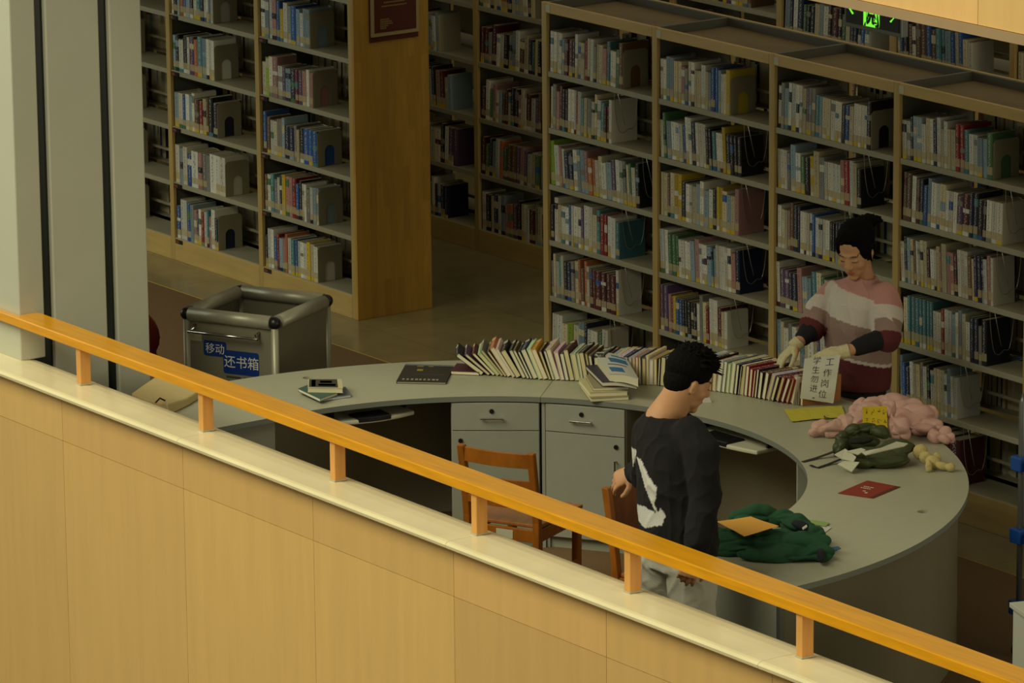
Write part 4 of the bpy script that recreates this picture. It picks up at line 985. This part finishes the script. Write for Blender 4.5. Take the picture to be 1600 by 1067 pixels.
pink = heap('puffer_jacket', 'crumpled pale pink puffer jacket heaped on the desk behind the green backpack', 'jacket', G(1380, 680, DH),
  [(1375, 652, .80, .15, .11, .07), (1420, 652, .80, .13, .10, .075), (1335, 664, .785, .11, .08, .055, .2), (1294, 670, .772, .085, .05, .038, .1), (1275, 671, .768, .035, .045, .034), (1352, 633, .845, .08, .05, .035, 0, .35), (1400, 630, .85, .09, .06, .04, 0, -.2),
   (1448, 668, .775, .09, .06, .042, .3), (1472, 682, .765, .06, .045, .036, .5), (1392, 655, .84, .025, .03, .085), (1405, 672, .80, .05, .05, .06)], 'nylon', .0035, (200,158,146), crease(.026, 11, .8, .45), 14)
o, at = sheet('yellow_notice', 'yellow handwritten notice card resting on the pink jacket', [G(1346, 631, .90)+TW*.05, G(1384, 630, .90)+TW*.05, G(1386, 677, .78)+TW*.05, G(1347, 670, .79)+TW*.05], (196,168,24), wav=.002, cat='notice')
rr = random.Random(12)
rects = []
for r0 in (.10, .42, .74):
    for c0 in (.12, .36, .6, .82):
        for _ in range(5):
            u, v = c0+rr.uniform(0, .11), r0+rr.uniform(0, .14)
            if rr.random() < .5: rects.append((u, v, u+.06, v+.018))
            else: rects.append((u, v, u+.016, v+.075))
marks(o, at, rects, 'ink')
bag = heap('backpack', 'olive green backpack lying open on the desk in front of the pink jacket', 'backpack', G(1370, 725, DH),
  [(1372, 718, .768, .150, .070, .034), (1378, 708, .785, .135, .060, .036, .05, .08), (1400, 702, .795, .085, .055, .040, 0, .05), (1312, 702, .765, .035, .045, .045), (1316, 688, .79, .035, .04, .045), (1330, 676, .815, .045, .035, .030, 0, .5), (1352, 669, .83, .06, .032, .026, 0, .1), (1375, 674, .83, .045, .03, .026, 0, -.5), (1345, 690, .775, .09, .05, .035)], 'nylon', .0035, (62,70,38), crease(.014, 9, .5, .35), 10)
def ribbon(name, pts, wd, rgb, parent, th=.002):
    bm = NB(); pts = [V(p) for p in pts]; ring = []
    for i, p in enumerate(pts):
        d = (pts[min(i+1, len(pts)-1)]-pts[max(i-1, 0)]).normalized(); s_ = d.cross(Z_).normalized()*wd/2
        ring.append([bm.verts.new(q-parent.location) for q in (p-s_, p+s_, p+s_+Z_*th, p-s_+Z_*th)])
    for a, b in zip(ring, ring[1:]):
        for i in range(4): bm.faces.new((a[i], b[i], b[(i+1) % 4], a[(i+1) % 4]))
    bm.faces.new(ring[0]); bm.faces.new(ring[-1][::-1]); bmesh.ops.recalc_face_normals(bm, faces=bm.faces)
    o = mesh_obj(name, bm, 'cloth', parent); colour(o, flat(rgb)); return o
ribbon('shoulder_strap', [G(1312, 702, DH+.03), G(1295, 709, DH+.018), G(1275, 716, DH+.004), G(1254, 722, DH+.001)], .02, (44,44,34), bag)
ribbon('shoulder_strap', [G(1318, 716, DH+.02), G(1296, 725, DH+.004), G(1278, 731, DH+.002), G(1266, 727, DH+.006)], .018, (30,30,28), bag)
def patch(name, pts, rgb, parent, m='cloth'):
    bm = NB(); top = [bm.verts.new(V(p)-parent.location) for p in pts]; low = [bm.verts.new(V(p)-parent.location-Z_*.004-TW*.002) for p in pts]; n = len(pts)
    bm.faces.new(top); bm.faces.new(low[::-1])
    for i in range(n): bm.faces.new((top[i], low[i], low[(i+1) % n], top[(i+1) % n]))
    bmesh.ops.recalc_face_normals(bm, faces=bm.faces); bmesh.ops.triangulate(bm, faces=[f for f in bm.faces if len(f.verts) > 4])
    o = mesh_obj(name, bm, m, parent); colour(o, flat(rgb)); return o
def lumps(name, els, rgb, parent, voxel=.004, m='cloth', disp=None):
    bm = NB()
    for x, y, z, ra, rb, rc, *rot in els:
        c = G(x, y, z); a = rot[0] if rot else 0; ti = rot[1] if len(rot) > 1 else 0; A = RT*math.cos(a)+TW*math.sin(a); B = TW*math.cos(a)-RT*math.sin(a); A2 = A*math.cos(ti)+Z_*math.sin(ti); C2 = Z_*math.cos(ti)-A*math.sin(ti)
        ball(bm, c, A2*ra, B*rb, C2*rc)
    for v in bm.verts: v.co.z = max(v.co.z, DH+.001)
    o = blob(name, bm, m, voxel, parent, 2, disp or (lambda p, n_: .004*nz(p, 30)), flat(rgb)); return o
for pts in ([(1303, 707, .80), (1320, 698, .815), (1337, 711, .81), (1333, 718, .79), (1315, 714, .79)], [(1308, 722, .775), (1318, 717, .785), (1342, 719, .79), (1330, 734, .75)], [(1322, 702, .815), (1345, 697, .835), (1352, 700, .835), (1340, 707, .82)], [(1345, 703, .83), (1375, 697, .845), (1400, 687, .865), (1418, 690, .855), (1412, 694, .845), (1385, 700, .835), (1352, 708, .82)]):
    patch('white_lining', [G(*q)+TW*.03 for q in pts], (190,188,164), bag)
lumps('opening_shade', [(1345, 688, .815, .055, .035, .016, 0, .1)], (26,28,22), bag)  # shade inside the open bag, painted as a dark lump
toy = heap('plush_toy', 'small cream coloured plush toy dangling from the green backpack strap', 'plush toy', G(1455, 730, DH),
  [(1438, 706, .79, .034, .026, .036), (1447, 715, .775, .032, .024, .028, 0, -.5), (1458, 722, .77, .036, .026, .030, 0, -.4), (1451, 729, .760, .016, .015, .032), (1473, 728, .760, .034, .018, .018, 0, -.2), (1485, 730, .758, .022, .017, .020), (1465, 714, .78, .015, .012, .024, 0, .5)], 'knit', .0028, (200,182,120), lambda p, n_: .0015*nz(p, 90), 2)
gj = heap('green_jacket', 'dark green jacket folded on the right end of the desk', 'jacket', G(1200, 860, DH),
  [(1150, 842, .775, .13, .11, .05), (1195, 845, .78, .15, .11, .055), (1245, 850, .775, .14, .09, .05, .1), (1280, 864, .765, .075, .05, .035, .3), (1165, 808, .81, .07, .05, .045, 0, .3), (1200, 806, .815, .11, .045, .045, 0, -.15), (1245, 820, .80, .10, .05, .04, .2, -.3), (1268, 836, .785, .06, .06, .04, .6), (1215, 868, .757, .17, .05, .028, .12), (1140, 858, .757, .1, .05, .025)], 'cloth', .005, (30,72,46),
  crease(.026, 9, .35, .5, 1.6), 14)
lumps('cuff_band', [(1252, 822, .825, .045, .03, .02, .2, -.35)], (26,28,38), gj)
lumps('cuff_band', [(1283, 868, .775, .018, .045, .028)], (26,28,38), gj)
bm = NB()
for i in range(3): box(bm, (i*.009, 0, 0), (i*.009+.005, .004, .022))
o = mesh_obj('embroidered_mark', bm, 'sign_white', gj); o.location = G(1253, 823, .850)+TW*.012-gj.location; o.rotation_euler = (R_(-55), 0, R_(-35))
o, at = sheet('brown_envelope', 'orange brown paper envelope lying on the dark green jacket', [G(1120, 816, .845), G(1173, 808, .855), G(1217, 824, .845), G(1163, 839, .848)], (222,164,70), wav=.004, ws=9, cat='envelope')
o, at = sheet('white_sheet', 'white sheet under a green one, sticking out behind the dark green jacket', [G(1240, 818, DH+.001), G(1268, 812, DH+.001), G(1299, 825, DH+.001), G(1276, 842, DH+.001)], (186,184,176), wav=.001)
o, at = sheet('green_sheet', 'small pale green sheet behind the dark green jacket', [G(1240, 814, DH+.005), G(1262, 812, DH+.005), G(1296, 817, DH+.005), G(1290, 823, DH+.005)], (130,156,84), wav=.001)
o, at = sheet('blue_ticket', 'small blue and white ticket beside the dark green jacket cuff', [G(1294, 856, DH+.001), G(1310, 854, DH+.001), G(1314, 857, DH+.001), G(1300, 863, DH+.001)], (60,104,134), wav=.0005, cat='ticket')
# beige pouch on the left arm
tp = [G(x, y, DH+.045) for x, y in ((205, 612), (222, 600), (246, 589), (280, 597), (313, 607), (292, 620), (262, 634), (228, 622))]
tc_ = G(262, 625, DH); bm = NB(); n = len(tp)
top = [bm.verts.new(V((p.x, p.y, DH+.045+(.010 if i in (2, 6) else -.006)))-tc_) for i, p in enumerate(tp)]; low = [bm.verts.new(V((p.x+.008, p.y, DH+.001))-tc_) for p in tp]
bm.faces.new(top); bm.faces.new(low[::-1])
for i in range(n): bm.faces.new((top[i], low[i], low[(i+1) % n], top[(i+1) % n]))
bmesh.ops.recalc_face_normals(bm, faces=bm.faces); bmesh.ops.triangulate(bm, faces=[f for f in bm.faces if len(f.verts) > 4])
tote = mesh_obj('canvas_pouch', bm, 'cloth', bevel=.008); tote.location = tc_; tag(tote, 'beige canvas pouch lying on the left arm of the desk behind the rail', 'bag'); colour(tote, flat((190,170,120)))
bm = NB(); tube(bm, [G(243, 629, .80)-tote.location, G(250, 622, .815)-tote.location, G(258, 626, .80)-tote.location], .004, 8); mesh_obj('cord', bm, 'ink', tote)
# ------------------------------------------------------------------ lying books and magazine
def lying(P, th, z, name, label, cover, page=(222,214,180), group=None, cat='book', spine_side=None, art=None, bow=0):
    """P four pixels (front-left, front-right, back-right, back-left) of the lower outline, th thickness, z height of its underside"""
    Q = [V(G(x, y, z)) for x, y in P]; c0 = Q[0].copy(); n = 10
    bend = lambda u: bow*math.sin(PI*u*.9)
    def pt(u, v, h): p = Q[0]*(1-u)*(1-v)+Q[1]*u*(1-v)+Q[2]*u*v+Q[3]*(1-u)*v; return V((p.x, p.y, z+h+bend(u)))-c0+V((0,0,0))
    def slabm(B, u0, u1, v0, v1, h0, h1, col):
        for i in range(n):
            a, b = u0+(u1-u0)*i/n, u0+(u1-u0)*(i+1)/n
            B.quad([pt(a, v0, h1), pt(b, v0, h1), pt(b, v1, h1), pt(a, v1, h1)], col); B.quad([pt(a, v1, h0), pt(b, v1, h0), pt(b, v0, h0), pt(a, v0, h0)], col)
            B.quad([pt(a, v0, h0), pt(b, v0, h0), pt(b, v0, h1), pt(a, v0, h1)], col); B.quad([pt(b, v1, h0), pt(a, v1, h0), pt(a, v1, h1), pt(b, v1, h1)], col)
        B.quad([pt(u0, v1, h0), pt(u0, v0, h0), pt(u0, v0, h1), pt(u0, v1, h1)], col); B.quad([pt(u1, v0, h0), pt(u1, v1, h0), pt(u1, v1, h1), pt(u1, v0, h1)], col)
    e = min(.0022, th*.2); B = Bk(); slabm(B, 0, 1, 0, 1, 0, e, cover); slabm(B, 0, 1, 0, 1, th-e, th, cover); slabm(B, 0, .02, 0, 1, 0, th, cover) if spine_side else None
    o = B.build(name); o.location = c0; tag(o, label, cat, group)
    Bp = Bk(); slabm(Bp, .022, .985, .012, .985, e, th-e, page); pg = Bp.build('pages', o)
    if art:
        Ba = Bk()
        for u0, v0, u1, v1, c in art: slabm(Ba, u0, u1, v0, v1, th, th+.0006, c)
        Ba.build('cover_print', o)
    return o
rr = random.Random(31)
art = [(.10+.085*i, .10, .10+.085*i+rr.uniform(.04, .07), .17, (150,146,110)) for i in range(9)]+[(.30, .62, .42, .72, (150,130,30)), (.26, .85, .40, .92, (120,104,40)), (.50, .86, .60, .92, (120,104,40)), (.0, .93, 1, 1, (104,116,124)), (.3, .42, .9, .44, (70,66,50))]
lying([(619, 599), (697, 600.5), (709, 574), (634, 571.5)], .010, DH+.0006, 'magazine', 'large dark magazine with yellow print lying flat on the desk', (42,38,26), art=art, cat='magazine', spine_side=None)
lying([(497, 628.5), (549, 620.5), (540, 608), (490, 612)], .012, DH+.0006, 'book', 'lowest blue and white book in the small pile at the left', (120,128,136), page=(214,212,206), group='small pile of books at the left')
lying([(466, 612), (500, 628), (528, 618), (497, 600)], .016, DH+.0135, 'book', 'middle green backed book in the small pile at the left', (60,92,82), page=(214,208,184), group='small pile of books at the left')
lying([(481, 613), (536, 614), (534, 600), (482, 600)], .024, DH+.030, 'book', 'cream edged book with a dark picture cover topping the small pile', (196,186,150), page=(206,198,162), group='small pile of books at the left', art=[(.03,.05,.86,.98,(62,58,46)), (.1,.12,.22,.9,(150,150,120)), (.3,.2,.8,.45,(150,110,50)), (.35,.55,.7,.8,(110,104,70))])
gst = 'tall pile of books on the desk'
lying([(923, 628), (983, 625), (975, 604), (906, 606)], .018, DH+.0006, 'book', 'bottom book of the tall pile, cream page edges', (150,140,104), group=gst)
lying([(921, 620), (981, 618), (972, 596), (903, 598)], .022, DH+.019, 'book', 'second lowest book of the tall pile, with a pale bent cover', (196,188,140), group=gst, art=[(.35,.1,.6,.95,(206,198,130))])
lying([(927, 611), (983, 609), (975, 589), (915, 591)], .016, DH+.0415, 'book', 'third book of the tall pile, greyish page edges', (150,142,110), group=gst)
lying([(941, 604), (996, 610), (984, 582), (913, 576)], .022, DH+.058, 'book', 'fourth book of the tall pile with dark purple cover, slid to the right', (54,46,62), page=(204,196,170), group=gst, bow=.010)
lying([(952, 597), (998, 606), (978, 572), (925, 563)], .040, DH+.081, 'book', 'thick top book of the tall pile with blue and white cover', (190,190,176), page=(214,206,176), group=gst, bow=.012, art=[(.1,.75,.3,.95,(60,56,40)), (.35,.55,.9,.75,(50,104,146)), (.15,.1,.6,.3,(50,104,146)), (.5,.82,.95,.9,(80,124,150)), (.2,.42,.8,.46,(90,90,90))])
lying([(704, 585), (749, 587), (744, 575), (714, 573)], .018, DH+.0006, 'book', 'maroon book lying flat under the left end of the leaning row', (84,44,50), group='books at the left end of the row')
o, at = sheet('paper_wedge', 'small white folded card standing on the desk in front of the man', [G(1098, 613, DH+.05), G(1104, 612, DH+.05), G(1112, 629, DH+.002), G(1080, 630, DH+.002)], (196,194,182), wav=.0005)
# ------------------------------------------------------------------ things at the edges
box0 = V(G(1577, 941, .75))
cab = empty('side_cabinet', 'pale grey laminate cabinet at the right frame edge behind the rail', 'cabinet', (box0.x, box0.y, 0), R_(-19))
bm = NB(); box(bm, (0, 0, .73), (.46, .42, .75)); mesh_obj('top', bm, 'laminate_white', cab, bevel=.002)
bm = NB(); box(bm, (.012, .012, 0), (.45, .41, .73)); mesh_obj('body', bm, 'laminate_white', cab, bevel=.002)
tr = empty('book_trolley', 'steel pole book trolley with blue plastic corner joints at the right edge', 'trolley', (5.14, -1.2, 0))
for x, y in ((0, 0), (.62, 0), (0, .42), (.62, .42)):
    bm = NB(); tube(bm, [(x, y, .06), (x, y, 1.15), (x+.0, y+.012, 1.175), (x+.0, y+.04, 1.185)], .013, 14); po = mesh_obj('pole', bm, 'steel_grey', tr, smooth=True)
    bm = NB(); tube(bm, [(x-.012, y, .033), (x+.012, y, .033)], .032, 16); mesh_obj('caster', bm, 'black_plastic', tr)
    for z in (.88, .555, .23):
        bm = NB(); box(bm, (x-.034, y-.034, z-.035), (x+.034, y+.034, z+.03)); mesh_obj('corner_joint', bm, 'blue_plastic', po, bevel=.006)
for z in (.88, .555, .23):
    bm = NB(); box(bm, (.035, .0, z-.012), (.585, .42, z)); box(bm, (.035, -.01, z-.03), (.585, .0, z+.015)); mesh_obj('tray', bm, 'blue_plastic', tr)
c0 = V(G(243, 520, .62))
mc = empty('moulded_chair', 'reddish brown moulded chair partly hidden behind the pale column', 'chair', (c0.x-.16, c0.y-.12, 0), R_(35))
bm = NB(); ball(bm, V((.02, 0, .60)), V((.21,0,0)), V((0,.035,0)), V((0,0,.17))); ball(bm, V((.02, .0, .48)), V((.20,0,0)), V((0,.03,0)), V((0,0,.12))); blob('backrest', bm, 'red_moulded', .01, mc, 3).matrix_parent_inverse = Matrix()
bm = NB(); ball(bm, V((.02, -.2, .42)), V((.22,0,0)), V((0,.22,0)), V((0,0,.03))); blob('seat', bm, 'red_moulded', .01, mc, 2).matrix_parent_inverse = Matrix()
for x, y in ((-.12, -.05), (.16, -.05), (-.12, -.36), (.16, -.36)):
    bm = NB(); cyl(bm, (x, y, .40), (x*1.15, y*1.1, 0), .011, 10); mesh_obj('leg', bm, 'steel_grey', mc)
# hanging lit sign
sg = empty('hanging_sign', 'black hanging sign with green lit characters under the balcony edge', 'sign', (3.70, -1.0, 2.575))
bm = NB(); box(bm, (0, -.02, 0), (.40, .02, .20)); mesh_obj('housing', bm, 'steel_grey', sg, bevel=.004)
bm = NB(); box(bm, (.018, -.024, .02), (.385, -.019, .185)); fc = mesh_obj('face', bm, 'black_plastic', sg)
text('lettering', '阅', .125, 'green_led', fc, (.135, -.0255, .036), (PI/2, 0, 0), bold=.004)
for x, s_ in ((.055, -1), (.345, 1)):
    bm = NB(); tube(bm, [(x-s_*.014, -.026, .115), (x+s_*.014, -.026, .09), (x-s_*.014, -.026, .065)], .0045, 6); mesh_obj('arrow', bm, 'green_led', fc)
for x in (.04, .36):
    bm = NB(); cyl(bm, (x, 0, .2), (x, 0, .885), .006, 8); mesh_obj('hanger', bm, 'steel_grey', sg)
